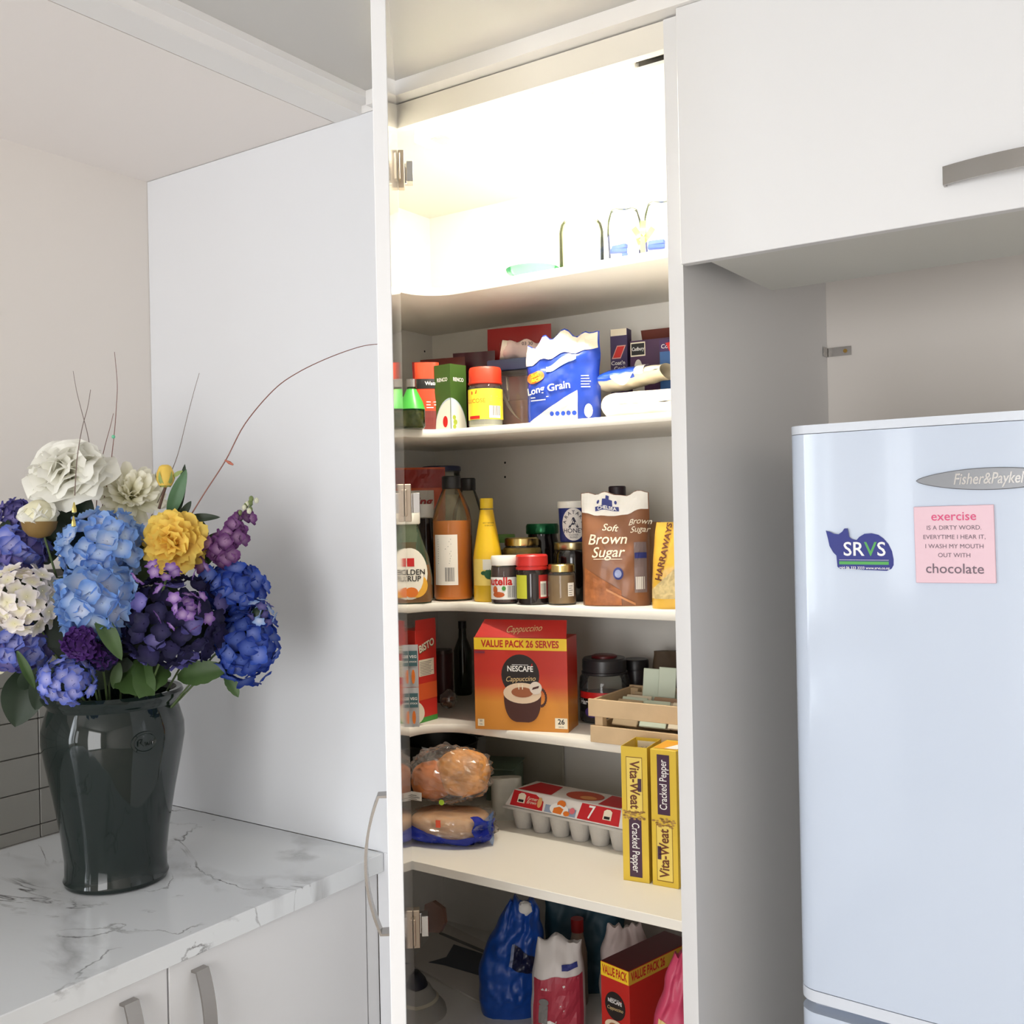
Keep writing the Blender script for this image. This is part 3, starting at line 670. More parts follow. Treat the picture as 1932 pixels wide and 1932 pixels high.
decal(t, 'lettering', WHITE, T('Cadbury', .0115, 'CENTER', -w_*.30, h*.9, .01, .1, 0, .72), FR(0, 2))
decal(t, 'white_label', mat('label_grey', (206, 202, 192)), join(rect(-w_*.45, 0.001, -w_*.15, h*.68), disc(-w_*.3, h*.68, w_*.1, h*.1, 16, 2)), FR(0))
t, w_, h = carton('blue_box', 'blue box with a red corner at the far right of the second shelf', 'box', 1264, 640, -.30, Z2, 40, .03, mat('carton_blue', (46, 92, 150), .45), .1)
decal(t, 'top_band', PURP, rect(-w_*.49, h*.86, w_*.49, h*.998), FR(0)); decal(t, 'red_corner', RED, poly([(-w_*.2, h*.96), (w_*.49, h*.98), (w_*.49, h*.62)]), FR(0, 2))
decal(t, 'lettering', WHITE, T('Cook', .013, 'LEFT', -w_*.42, h*.92), FR(0, 2))

# ---- third shelf
t, m = item('syrup_bottle', 'golden syrup squeeze bottle with a white cap beside the hinge', 'bottle', 773, 1060, -.585, Z3)
r = 42*m; h = H(t, 966)
lath(t, 'bottle', filmmat('syrup_clear', (236, 244, 230), .12, (166, 196, 158), ior=1.3), [(r*.93, 0), (r, .006), (r, h*.28), (r*.86, h*.5), (r*.55, h*.72), (r*.42, h*.84), (r*.4, h*.87)], sy=.6)
lath(t, 'syrup', mat('syrup', (206, 112, 60), .2), [(r*.9, .003), (r*.97, .008), (r*.97, h*.28), (r*.88, h*.42)], sy=.58)
lath(t, 'cap', mat('cap_cream', (244, 240, 228), .4), [(r*.46, h*.865), (r*.5, h*.88), (r*.5, h*.985), (r*.45, h)], sy=.75)
def EL(rx, ry, e): return lambda u, v: (u, -(ry*math.sqrt(max(0.02, 1-(u/rx)**2))+.0012*e) , v)
decal(t, 'label', mat('label_ivory', (246, 240, 226)), disc(0, h*.33, r*.78, h*.28, 30, 8), EL(r*1.02, r*.62, 1))
decal(t, 'label_edge', mat('label_gold', (240, 178, 60)), disc(r*.28, h*.2, r*.5, h*.13, 20, 5), EL(r*1.02, r*.62, 1.6)); decal(t, 'label_mask', mat('label_ivory', (246,240,226)), disc(-r*.02, h*.29, r*.62, h*.2, 20, 6), EL(r*1.02, r*.62, 2.2))
decal(t, 'lettering', BLACK, join(T('GOLDEN', .0165, 'CENTER', .0, h*.345, .012), T('SYRUP', .0165, 'CENTER', .0, h*.275, .012)), EL(r*1.02, r*.62, 3))
decal(t, 'logo', RED, rect(-r*.12, h*.41, r*.2, h*.5, 3, 2), EL(r*1.02, r*.62, 2.6)); decal(t, 'picture', ORANGE, disc(r*.05, h*.13, r*.3, h*.055, 16, 3), EL(r*1.02, r*.62, 2.6))
t, m = item('sauce_bottle', 'dark sauce bottle with white cap behind the golden syrup', 'bottle', 804, 1040, -.455, Z3)
r = 19*m; h = H(t, 951)
lath(t, 'bottle', mat('dark_sauce', (34, 24, 22), .15), [(r*.93, 0), (r, .004), (r, h*.55), (r*.86, h*.66), (r*.72, h*.8), (r*.7, h*.85)])
lath(t, 'cap', mat('cap_white', (232, 232, 230), .4), [(r*.8, h*.86), (r*.8, h*.98), (r*.72, h)])
t, m = item('crisp_packet', 'orange packet with red lettering at the back left of the third shelf', 'packet', 800, 930, -.40, Z3)
h = H(t, 882); w_ = 80*m
f = bag(t, w_, h, .05, mat('packet_orange', (196, 80, 36), .25), seed=12, wr=.004, top=.15)
decal(t, 'red_top', mat('packet_red', (150, 40, 34), .3), rect(-w_*.48, h*.84, w_*.48, h*.985, 14, 4), f(1)); decal(t, 'white_panel', mat('panel_grey', (206, 200, 190)), rect(-w_*.47, h*.42, w_*.22, h*.82, 14, 6), f(1))
decal(t, 'lettering', mat('packet_dkred', (160, 36, 36)), T('ring', .03, 'CENTER', -w_*.08, h*.73, .03, .3), f(2)); decal(t, 'lettering_small', mat('teal_text', (40, 92, 110)), T('ices', .024, 'CENTER', -w_*.02, h*.52, .02), f(2))
t, m = item('storage_jar', 'tall storage jar with a navy lid at the back left', 'jar', 834, 960, -.26, Z3); r = 36*m; h = H(t, 880)
glassjar(t, r, h, .012, mat('pasta_pale', (190, 182, 160), .7, vary=.2, vscale=40), mat('navy_lid', (34, 42, 84), .35), fill=.8, lidr=r*1.02, shoulder=.06, neck=r*.97)
def bottle(name, label, px, pyt, y, rpx, liquid, fillpy, lbl=True):
    t, m = item(name, label, 'bottle', px, 1040, y, Z3); r = rpx*m; h = H(t, pyt); hf = H(t, fillpy)
    lath(t, 'glass', filmmat('bottle_glass', (250, 248, 240), .07, (196, 190, 160), ior=1.3), [(r*.92, 0), (r, .006), (r, h*.64), (r*.9, h*.73), (r*.48, h*.885), (r*.42, h*.90)])
    if liquid: lath(t, 'liquid', liquid, [(r*.9, .004), (r*.972, .009), (r*.972, min(hf, h*.64)), (r*.3, min(hf, h*.64)+.0005)])
    lath(t, 'cap', DARK, [(r*.46, h*.895), (r*.48, h*.9), (r*.48, h*.99), (r*.43, h)], 24)
    return t, r, h
t, r, h = bottle('drink_bottle', 'big bottle of orange drink with black cap and white label', 854, 898, -.48, 37, mat('orange_drink', (255, 150, 26), .25), 980)
decal(t, 'label', mat('label_white', (238, 232, 222)), rect(-r*1.05, h*.13, r*.25, h*.53, 18, 2), CY(r, 1)); decal(t, 'small_print', GREY, lines(-r*.8, h*.3, -r*.05, h*.51, 11, 5, .28), CY(r, 2)); decal(t, 'barcode', GREY, bars(-r*.4, h*.16, r*.08, h*.27, 14, 2), CY(r, 2))
bottle('empty_bottle', 'clear empty bottle with black cap behind the orange drink bottle', 885, 902, -.37, 31, None, 1100)
t, m = item('lemon_bottle', 'tapering yellow lemon juice bottle with a yellow cap', 'bottle', 920, 1050, -.475, Z3); r = 27*m; h = H(t, 940)
LEM = mat('lemon_plastic', (228, 186, 36), .3)
lath(t, 'bottle', LEM, [(r*.93, 0), (r, .004), (r, h*.42), (r*.93, h*.5), (r*.58, h*.78), (r*.46, h*.89)]); lath(t, 'cap', mat('lemon_cap', (238, 200, 40), .35), [(r*.46, h*.9), (r*.46, h*.99), (r*.42, h)], 24)
decal(t, 'label', mat('lemon_label', (236, 208, 110)), rect(-r*1.3, h*.16, r*1.3, h*.56*.74, 26, 2), CY(r, 1)); decal(t, 'leaf', mat('leaf_dark', (30, 84, 52)), join(disc(r*.1, h*.27, r*.36, h*.05, 16, 2), disc(-r*.3, h*.28, r*.2, h*.02, 12, 2)), CY(r, 2)); decal(t, 'white_panel', mat('lemon_white', (214, 212, 204)), rect(-r*.35, h*.31, r*.6, h*.41, 12, 1), CY(r, 2))
decal(t, 'lettering', BLACK, join(T('BEST BEFORE', .0042, 'CENTER', r*.1, h*.76), T('10 08 2018', .0042, 'CENTER', r*.12, h*.735)), lambda u, v: (u, -r*.70, v))
t, m = item('spread_jar', 'hazelnut spread jar with white lid next to the yellow bottle', 'jar', 953, 1095, -.505, Z3); r = 27*m; h = H(t, 1048)
glassjar(t, r, h, h*.19, mat('choc_spread', (92, 48, 34), .3), mat('lid_white', (244, 240, 232), .35), fill=.95, lidr=r*.97, shoulder=.2)
decal(t, 'label', WHITE, rect(-r*1.4, h*.10, r*1.4, h*.56, 34, 2), CY(r, 1)); decal(t, 'lettering', RED, T('nutella', .0235, 'CENTER', -r*.52, h*.47, .03), CY(r, 2))
decal(t, 'picture', mat('toast_orange', (200, 96, 40)), join(disc(-r*.5, h*.2, r*.45, h*.06, 14, 2), disc(-r*.75, h*.3, r*.2, h*.08, 12, 2)), CY(r, 2)); decal(t, 'leaves', GREEN, disc(-r*.1, h*.33, r*.14, h*.05, 10, 1), CY(r, 3)); decal(t, 'barcode', GREY, bars(r*.15, h*.14, r*.7, h*.38, 12, 3), CY(r, 2))
t, m = item('yeast_jar', 'dark yeast spread jar with a red lid at the shelf front', 'jar', 1004, 1095, -.50, Z3); r = 31*m; h = H(t, 1046)
lath(t, 'glass', mat('black_spread', (30, 20, 18), .1, coat=.4), [(r*.86, 0), (r*.97, .002), (r, .006), (r, h*.62), (r*.95, h*.7), (r*.9, h*.72)])
lath(t, 'lid', mat('lid_red', (204, 44, 40), .35), [(r*.98, h*.70), (r*.99, h*.745), (r*.93, h*.755), (r*.93, h*.775), (r*.985, h*.785), (r*.97, h*.97), (r*.9, h)])
decal(t, 'front_label', mat('label_lime', (206, 208, 60)), rect(-r*1.2, h*.13, -r*.33, h*.60, 14, 2), CY(r, 1)); decal(t, 'label_red', mat('label_red', (176, 40, 36)), rect(r*.4, h*.13, r*1.25, h*.60, 14, 2), CY(r, 1)); decal(t, 'barcode_panel', mat('label_ivory', (246,240,226)), rect(r*.5, h*.16, r*.98, h*.47, 8, 1), CY(r, 2)); decal(t, 'barcode', GREY, bars(r*.53, h*.2, r*.95, h*.43, 12, 4), CY(r, 3))
t, m = item('paste_jar', 'small jar of tan paste with gold lid beside the brown sugar', 'jar', 1060, 1100, -.485, Z3); r = 27*m; h = H(t, 1064)
glassjar(t, r, h, h*.17, mat('tan_paste', (176, 140, 92), .6, vary=.1, vscale=50), GOLD, fill=.88, lidr=r*.93); decal(t, 'label', mat('label_white', (238,232,222)), rect(r*.42, h*.22, r*.95, h*.55, 8, 1), CY(r, 1)); decal(t, 'small_print', GREY, lines(r*.48, h*.25, r*.85, h*.52, 5, 7), CY(r, 2))
t, m = item('pickle_jar', 'glass jar of pickles with a gold lid behind the spread jars', 'jar', 985, 1050, -.40, Z3); r = 38*m; h = H(t, 1014)
glassjar(t, r, h, h*.12, mat('pickles', (150, 128, 60), .5, vary=.5, vscale=60), GOLD, fill=.95, lidr=r*.85, shoulder=.3)
t, m = item('relish_jar', 'jar of green relish with leafy lid at the back beside the yellow bottle', 'jar', 950, 1050, -.30, Z3); r = 24*m; h = H(t, 1008)
glassjar(t, r, h, h*.13, mat('relish', (130, 110, 66), .5, vary=.4, vscale=50), mat('lid_leafgreen', (96, 140, 56), .4), lidr=r*.95)
t, m = item('dark_jar', 'tall dark jar with a shiny green lid at the back', 'jar', 1024, 1040, -.31, Z3); r = 31*m; h = H(t, 988)
lath(t, 'glass', mat('dark_preserve', (24, 16, 18), .12), [(r*.9, 0), (r, .005), (r, h*.72), (r*.88, h*.82), (r*.88, h*.86)]); lath(t, 'lid', mat('lid_green', (16, 92, 56), .22, .6), [(r*.97, h*.86), (r, h*.88), (r, h*.97), (r*.94, h), (r*.9, h)])
t, m = item('preserve_jar', 'large dark preserve jar under the honey tub', 'jar', 1082, 1070, -.385, Z3); r = 38*m; h = H(t, 1022); zt_ = h
lath(t, 'glass', mat('black_preserve', (20, 16, 18), .1, coat=.5), [(r*.92, 0), (r, .006), (r, h*.78), (r*.95, h*.85), (r*.9, h*.87)]); lath(t, 'lid', mat('pale_gold', (180, 166, 128), .25, .9), [(r*.93, h*.87), (r*.95, h*.89), (r*.95, h*.985), (r*.9, h), (r*.88, h)])
t, m = item('honey_tub', 'white and blue honey tub standing on the dark preserve jar', 'tub', 1082, 985, -.385, Z3); t.location.z = Z3+zt_+.0006; t['_z'] = Z3+zt_
r = 28*m; h = H(t, 946)
lath(t, 'tub', mat('tub_navy', (30, 44, 112), .35), [(r*.9, 0), (r*.92, .002), (r, h*.84)]); lath(t, 'lid', mat('tub_lid', (232, 230, 222), .4), [(r*1.03, h*.83), (r*1.05, h*.85), (r*1.05, h*.985), (r*1.0, h)])
decal(t, 'label', mat('tub_label', (222, 218, 214)), disc(0, h*.43, r*.82, h*.40, 30, 8), CY(r*1.0, 1)); decal(t, 'lettering', mat('tub_text', (40, 40, 60)), join(T('A', .030, 'CENTER', 0, h*.46, .03), T('HONEY', .0135, 'CENTER', 0, h*.27, .01), T('CLOVER', .0055, 'CENTER', 0, h*.17), T('BLEND', .0055, 'CENTER', 0, h*.11), *[T(c, .011, 'CENTER', r*.62*math.sin(a), h*.42+h*.30*math.cos(a), .01, 0, -a) for c, a in zip('ARATAKI', [-1.35, -.9, -.45, 0, .45, .9, 1.35])]), CY(r*1.0, 2))
t, m = item('brown_sugar_bag', 'brown sugar bag with white top standing on the third shelf', 'bag', 1162, 1035, -.455, Z3); w_ = 128*m; h = H(t, 930)
t.rotation_euler.z -= .12
f = bag(t, w_, h, .075, mat('sugar_brown', (140, 92, 62), .35), seed=21, wr=.004, top=.22, bot=.9, peak=.3, jag=.012)
decal(t, 'white_top', mat('sugar_white', (244, 240, 232), .35), gridpoly(-w_*.49, w_*.49, lambda s: h*(.79+.10*abs(s-.38)), lambda s: h*.995, 20, 6), f(1))
NV = mat('logo_navy', (48, 58, 128))
decal(t, 'logo', NV, join(rect(-w_*.27, h*.845, w_*.07, h*.885, 8, 1), rect(-w_*.17, h*.885, -w_*.02, h*.94, 4, 2), rect(-w_*.12, h*.94, -w_*.07, h*.97, 2, 2), disc(-w_*.23, h*.925, w_*.02, h*.018, 8, 1), disc(w_*.03, h*.925, w_*.02, h*.018, 8, 1)), f(2)); decal(t, 'logo_lettering', WHITE, T('CHELSEA', .0098, 'CENTER', -w_*.10, h*.865, .02, 0, 0, .95), f(4))
decal(t, 'lettering', CREAM, join(T('Soft', .020, 'CENTER', -w_*.06, h*.69, .008, .3), T('Brown', .030, 'CENTER', -w_*.10, h*.59, .008, .3, .03), T('Sugar', .030, 'CENTER', -w_*.10, h*.475, .008, .3, .03), rect(-w_*.3, h*.415, w_*.12, h*.42, 6, 1)), f(3))
decal(t, 'badge', NV, disc(w_*.06, h*.29, w_*.075, h*.055, 20, 3), f(2)); decal(t, 'badge_ring', mat('badge_pale', (150, 160, 200)), disc(w_*.06, h*.29, w_*.05, h*.036, 20, 2), f(4))
decal(t, 'picture', mat('sugar_photo', (164, 98, 52), .5, vary=.3, vscale=70), gridpoly(-w_*.45, w_*.1, lambda s: h*.01, lambda s: h*(.34-.2*s), 12, 8), f(2)); decal(t, 'spoon', mat('spoon_wood', (190, 130, 84)), gridpoly(-w_*.12, w_*.3, lambda s: h*(.14-.13*s), lambda s: h*(.16-.13*s), 8, 1), f(4))
decal(t, 'side_lettering', CREAM, join(T('Brown', .017, 'CENTER', w_*.37, h*.74, .008, .3), T('Sugar', .017, 'CENTER', w_*.37, h*.67, .008, .3)), f(3)); decal(t, 'side_panel_print', mat('side_grey', (128, 112, 112)), gridpoly(w_*.29, w_*.46, lambda s: h*.12, lambda s: h*.56, 4, 8), f(2)); decal(t, 'side_band', NV, rect(w_*.3, h*.42, w_*.46, h*.47, 4, 1), f(4)); decal(t, 'barcode', WHITE, bars(w_*.31, h*.15, w_*.44, h*.26, 8, 5), f(4))
t, m = item('second_sugar_bag', 'crumpled brown bag behind the brown sugar on its right', 'bag', 1215, 1060, -.36, Z3); w_ = 66*m; h = H(t, 985)
bag(t, w_, h, .05, mat('paper_brown', (150, 112, 78), .5), seed=22, wr=.005, top=.5)
t, m = item('essence_bottle', 'small bottle with a black cap showing above the brown sugar', 'bottle', 1166, 1000, -.27, Z3); r = 24*m; h = H(t, 917)
lath(t, 'bottle', mat('amber_glass', (58, 34, 30), .15), [(r*.9, 0), (r, .005), (r, h*.7), (r*.66, h*.84), (r*.6, h*.87)]); lath(t, 'cap', mat('cap_plum', (44, 28, 40), .4), [(r*.68, h*.87), (r*.68, h*.99), (r*.62, h)])
t, m = item('oats_bag', 'yellow oats bag half hidden behind the right-hand frame', 'bag', 1268, 1060, -.475, Z3); w_ = 78*m; h = H(t, 985)
t.rotation_euler.z -= .1
f = bag(t, w_, h, .06, mat('oats_yellow', (222, 176, 64), .3), seed=23, wr=.004, top=.1, xtop=.72, peak=.25)
decal(t, 'window', mat('oats', (206, 184, 130), .7, vary=.25, vscale=120), gridpoly(-w_*.49, w_*.1, lambda s: h*.12, lambda s: h*(.22+.25*s), 10, 6), f(1)); decal(t, 'lettering', BROWN, T('HARRAWAYS', .019, 'CENTER', -w_*.17, h*.66, .03, 0, PI/2-.2), f(2))

# ---- fourth shelf
GRAD = bpy.data.materials.new('carton_red_gold'); GRAD.use_nodes = True
nt = GRAD.node_tree; tc = nt.nodes.new('ShaderNodeTexCoord'); sp = nt.nodes.new('ShaderNodeSeparateXYZ'); rp = nt.nodes.new('ShaderNodeValToRGB'); mr = nt.nodes.new('ShaderNodeMapRange')
mr.inputs['From Max'].default_value = .2; rp.color_ramp.elements[0].position = 0; rp.color_ramp.elements[0].color = rgb((206, 134, 44)); rp.color_ramp.elements[1].position = .62; rp.color_ramp.elements[1].color = rgb((196, 44, 26))
e = rp.color_ramp.elements.new(.3); e.color = rgb((222, 144, 50)); e = rp.color_ramp.elements.new(.47); e.color = rgb((206, 72, 32))
nt.links.new(tc.outputs['Object'], sp.inputs[0]); nt.links.new(sp.outputs['Z'], mr.inputs['Value']); nt.links.new(mr.outputs[0], rp.inputs[0]); nt.links.new(rp.outputs[0], nt.nodes['Principled BSDF'].inputs['Base Color']); nt.nodes['Principled BSDF'].inputs['Roughness'].default_value = .4
def cup_print(t, cx, s, mf, zc):
    decal(t, 'cup', mat('cup_brown', (74, 36, 28), .4), poly([(cx-.041*s, zc+.010*s)]+[(cx-.041*s*math.cos(a)**.6, zc-.052*s*math.sin(a)) for a in [PI/2*i/10 for i in range(10)]]+[(cx+.041*s*math.cos(a)**.6, zc-.052*s*math.sin(a)) for a in [PI/2*i/10 for i in range(9, -1, -1)]]+[(cx+.041*s, zc+.010*s)]), mf(3))
    decal(t, 'cup_handle', mat('cup_brown', (74,36,28)), join(*[rect(cx+.040*s+.012*s*math.cos(a)-.002*s, zc+.002*s+.018*s*math.sin(a)-.003*s, cx+.040*s+.012*s*math.cos(a)+.002*s, zc+.002*s+.018*s*math.sin(a)+.003*s) for a in [-1.4+.28*i for i in range(11)]]), mf(3))
    decal(t, 'foam', mat('foam', (232, 206, 176)), disc(cx, zc+.010*s, .042*s, .022*s, 28, 3), mf(4)); decal(t, 'cocoa', mat('cocoa', (160, 92, 56)), disc(cx, zc+.012*s, .024*s, .011*s, 20, 2), mf(5))
def coffee_print(t, w, zb, zt, mf, s=1, bh=.026):
    decal(t, 'band', YEL, rect(-w/2+.0005, zt-bh, w/2-.0005, zt-.0005), mf(1)); decal(t, 'disc', mat('disc_black', (34, 26, 24), .4), disc(-.0*s, zb, .042*s, .044*s, 32, 3), mf(1))
    decal(t, 'brand_lettering', WHITE, join(T('NESCAFE', .0165*s, 'CENTER', 0, zb+.013*s, .02, 0, 0, .86), rect(-.018*s, zb+.0215*s, .018*s, zb+.0225*s)), mf(3)); decal(t, 'accent', RED, poly([(.024*s, zb+.0205*s), (.027*s, zb+.0265*s), (.0275*s, zb+.0205*s)]), mf(3))
    decal(t, 'script_lettering', mat('script_gold', (226, 196, 140)), T('Cappuccino', .0155*s, 'CENTER', 0, zb-.008*s, .0, .35, .05, .9), mf(3))
A = onz(897, 1375, Z4); B = onz(1073, 1383, Z4); mid = (A+B)/2; w_ = (B-A).length; ang = math.atan2(B.y-A.y, B.x-A.x)
t = thing('coffee_box', 'large red cappuccino box with its flap up on the fourth shelf', 'box', (mid.x, mid.y, Z4), ang)
h = ony((897+1073)/2, 1204, mid.y).z-Z4; D_ = .085
MB().box(-w_/2, w_/2, 0, D_, 0, h).build('carton_body', GRAD, t, bevel=.0006, seg=1)
RC = mat('carton_red', (190, 36, 28), .4)
fl_ = MB().prism([(-w_/2+.002, h+.0005), (w_/2-.001, h+.0005), (w_*.47, h+.036), (-w_*.42, h+.036)], .0, .0012, 'xzy'); fl_.v = [(x, y+(z-h)*.75, z) for x, y, z in fl_.v]; fl_.build('flap', RC, t)
decal(t, 'flap_lettering', mat('script_gold', (226,196,140)), T('Cappuccino', .0185, 'CENTER', .006, h+.018, 0, .35, .06, .9), lambda u, v: (u, (v-h)*.75-.0012, v))
zb = h*.60; coffee_print(t, w_, zb, h, lambda e: FR(0, e)); decal(t, 'value_lettering', mat('value_red', (190, 34, 26)), T('VALUE PACK 26 SERVES', .0205, 'CENTER', 0, h-.0135, .03, 0, 0, .80), FR(0, 2))
cup_print(t, .004, 1.0, lambda e: FR(0, e), zb-.048); decal(t, 'roundel', mat('roundel', (228, 214, 200)), disc(.034, zb-.026, .0135, None, 24, 2), FR(0, 6)); decal(t, 'sachet', mat('cup_brown', (74,36,28)), poly([(.026, zb-.030), (.04, zb-.026), (.042, zb-.021), (.028, zb-.025)]), FR(0, 7)); decal(t, 'steam', CREAM, join(rect(-.004, zb-.03, -.002, zb-.018), rect(.004, zb-.03, .006, zb-.02)), FR(0, 6))
decal(t, 'count_panel', CREAM, join(rect(w_*.36, .008, w_*.49, .03), rect(-w_*.47, .007, -w_*.40, .022)), FR(0, 1)); decal(t, 'count_lettering', BLACK, join(T('26', .015, 'CENTER', w_*.425, .022, .02), T('SERVES', .0038, 'CENTER', w_*.425, .0115), T('50', .006, 'CENTER', -w_*.435, .018), T('CAL', .004, 'CENTER', -w_*.435, .011)), FR(0, 2)); decal(t, 'corner_print', mat('plum_strip', (130, 40, 60)), rect(-w_*.49, h-.034, -w_*.38, h-.029), FR(0, 2))
# gravy box in the left arm of the shelf, facing right
xg = .662; yA = onx(787, 1370, xg).y; yB = onx(826, 1367, xg).y; hz = onx(806, 1164, xg).z-Z4
t = thing('gravy_box', 'tall red gravy box with green base in the left arm of the shelf', 'box', (xg, (yA+yB)/2, Z4), PI/2)
w_ = abs(yB-yA); h = hz-.004
MB().box(-w_/2, w_/2, 0, .05, 0, h*.9).build('carton_body', mat('gravy_red', (206, 50, 40), .4), t, bevel=.0006, seg=1)
MB().prism([(-w_/2, h*.9), (w_/2, h*.9), (w_*.47, h), (-w_*.47, h)], .0, .001, 'xzy').build('flap', mat('gravy_red', (206,50,40)), t); MB().box(-w_*.3, w_*.3, .012, .04, h*.88, h*.93).build('inner_bag', FILM, t)
decal(t, 'green_base', GREEN, rect(-w_/2, .0005, w_/2, h*.05), FR(0)); decal(t, 'lettering', CREAM, T('BISTO', .0225, 'CENTER', 0, h*.74, .03, .1, .28, .92), FR(0, 3)); decal(t, 'lettering_shadow', mat('bisto_green', (60, 90, 50)), T('BISTO', .0225, 'CENTER', .001, h*.735, .05, .1, .28, .92), FR(0, 2))
decal(t, 'info_panel', CREAM, rect(-w_*.36, h*.45, w_*.36, h*.61), FR(0)); decal(t, 'small_print', GREY, lines(-w_*.32, h*.46, w_*.34, h*.60, 9, 11, .3), FR(0, 2)); decal(t, 'swash', mat('gravy_orange', (220, 92, 44)), rect(-w_*.49, h*.22, w_*.49, h*.38), FR(0))
# stock sachets hanging at the door edge
xs_ = .690; yC = onx(780, 1270, xs_-.016).y
t = thing('stock_sachets', 'strip of two grey and teal stock sachets in front of the gravy box', 'sachet', (xs_-.016, yC, Z4), .62)
h = onx(779, 1219, xs_).z-Z4; w_ = .022; SG = mat('sachet_grey', (184, 184, 186), .35)
for k, (z0, z1) in enumerate(((0, h*.48), (h*.485, h))):
    s_ = MB(); s_.grid(lambda i, j: ((i-.5)*w_, -.003*math.sin(PI*i)*math.sin(PI*j)-.0006, z0+(z1-z0)*j), 6, 10); s_.grid(lambda i, j: ((i-.5)*w_, .003*math.sin(PI*i)*math.sin(PI*j), z0+(z1-z0)*j), 6, 10); s_.build('sachet', SG, t, smooth=True)
    q = z1-z0; fnn = lambda u, v: (u, -.0045, v)
    decal(t, 'teal_panel', mat('teal', (66, 104, 110)), rect(-w_*.42, z0+q*.5, w_*.42, z0+q*.86), fnn); decal(t, 'lettering', WHITE, join(T('VEG', .0085, 'CENTER', 0, z0+q*.72, .02), T('STOCK', .005, 'CENTER', 0, z0+q*.6, .02)), lambda u, v: (u, -.0048, v)); decal(t, 'picture', ORANGE, disc(0, z0+q*.25, w_*.18, q*.17, 12, 2), fnn)
xp_ = .668
t = thing('round_plate_card', 'round white card behind the lower stock sachet', 'card', (xp_-.006, yC+.008, Z4), .75); MB().lathe([(.027, 0), (.027, .0012)], 32).xf(Matrix.Translation((0, 0, .0275)) @ Matrix.Rotation(PI/2, 4, 'X')).build('card_disc', CREAM, t)
t, m = item('squeeze_bottle', 'red squeeze bottle with pale cap behind the stock sachets', 'bottle', 772, 1240, -.565, Z4); t.location.x = .56; t.location.y = -.60; r = .022; h = .2
lath(t, 'bottle', mat('bottle_red', (150, 26, 28), .3), [(r*.92, 0), (r, .004), (r, h*.6), (r*.55, h*.78), (r*.5, h*.82)]); lath(t, 'cap', mat('cap_beige', (190, 176, 150), .4), [(r*.6, h*.82), (r*.6, h*.96), (r*.4, h)])
t, m = item('nut_bag', 'small crumpled clear bag of nuts beside the gravy box', 'bag', 846, 1330, -.40, Z4); b = MB(); b.grid(lambda i, j: ((.019+.006*noise.noise(Vector((i*9, j*7, 3))))*math.sin(PI*j)*math.sin(2*PI*i)*1.1, (.018)*math.sin(PI*j)*math.cos(2*PI*i), .021-.021*math.cos(PI*j)+.004*math.sin(8*i)*j), 18, 12)
b.build('film', FILM, t, smooth=True); rr_ = random.Random(5)
for k in range(9): MB().ball((rr_.uniform(-.011, .011), rr_.uniform(-.01, .01), .007+rr_.uniform(0, .016)), .006, .0045, .0045, 8, 6).build('nut', mat('almond', (138, 92, 60), .6), t, smooth=True)
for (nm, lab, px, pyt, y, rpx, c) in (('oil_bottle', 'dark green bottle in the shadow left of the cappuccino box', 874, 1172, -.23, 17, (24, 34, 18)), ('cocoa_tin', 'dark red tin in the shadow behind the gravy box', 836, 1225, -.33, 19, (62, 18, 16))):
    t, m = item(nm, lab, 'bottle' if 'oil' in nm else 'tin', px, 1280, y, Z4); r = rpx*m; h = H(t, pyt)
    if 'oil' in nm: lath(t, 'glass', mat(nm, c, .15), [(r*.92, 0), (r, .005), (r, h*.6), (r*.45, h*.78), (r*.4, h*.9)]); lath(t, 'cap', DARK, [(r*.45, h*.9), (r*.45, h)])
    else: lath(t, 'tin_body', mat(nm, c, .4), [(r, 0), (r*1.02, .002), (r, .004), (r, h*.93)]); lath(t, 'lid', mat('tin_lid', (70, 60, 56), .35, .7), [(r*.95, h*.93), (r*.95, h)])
t, m = item('preserve_harvest_jar', 'big screw-top glass jar with red-edged label right of the cappuccino box', 'jar', 1141, 1300, -.345, Z4); r = 48*m; h = H(t, 1240)
glassjar(t, r, h, h*.2, mat('dark_pickle', (52, 40, 34), .4, vary=.3, vscale=40), mat('lid_dark', (46, 44, 46), .35), lidr=r*.86, fill=.55, shoulder=.25)
lath(t, 'lid_ring', mat('lid_dark', (46,44,46)), [(r*.8, h*.74), (r*.9, h*.76), (r*.9, h*.785), (r*.8, h*.79)]); lath(t, 'lid_knob', mat('knob_red', (96, 22, 26), .4), [(r*.5, h), (r*.5, h*1.03), (r*.4, h*1.045)])
decal(t, 'label_black', BLACK, rect(-r*1.2, h*.18, r*.9, h*.46, 30, 2), CY(r, 1)); decal(t, 'label_red', RED, rect(-r*1.2, h*.40, r*.9, h*.50, 30, 1), CY(r, 2)); decal(t, 'lettering', WHITE, T('Harvest', .0155, 'CENTER', -r*.72, h*.34, .02), CY(r, 2)); decal(t, 'purple_label', mat('label_violet', (84, 60, 130)), disc(-r*.55, h*.19, r*.3, h*.08, 16, 2), CY(r, 3))
t, m = item('dark_tin', 'dark rounded tin at the back between the harvest jar and the crate', 'tin', 1200, 1290, -.25, Z4); r = 24*m; h = H(t, 1243); lath(t, 'tin_body', mat('tin_plum', (36, 26, 32), .35), [(r*.95, 0), (r, .004), (r, h*.8), (r*.97, h*.82)]); lath(t, 'lid', mat('tin_black', (24, 22, 24), .4), [(r*1.02, h*.82), (r*1.02, h*.97), (r*.95, h)])
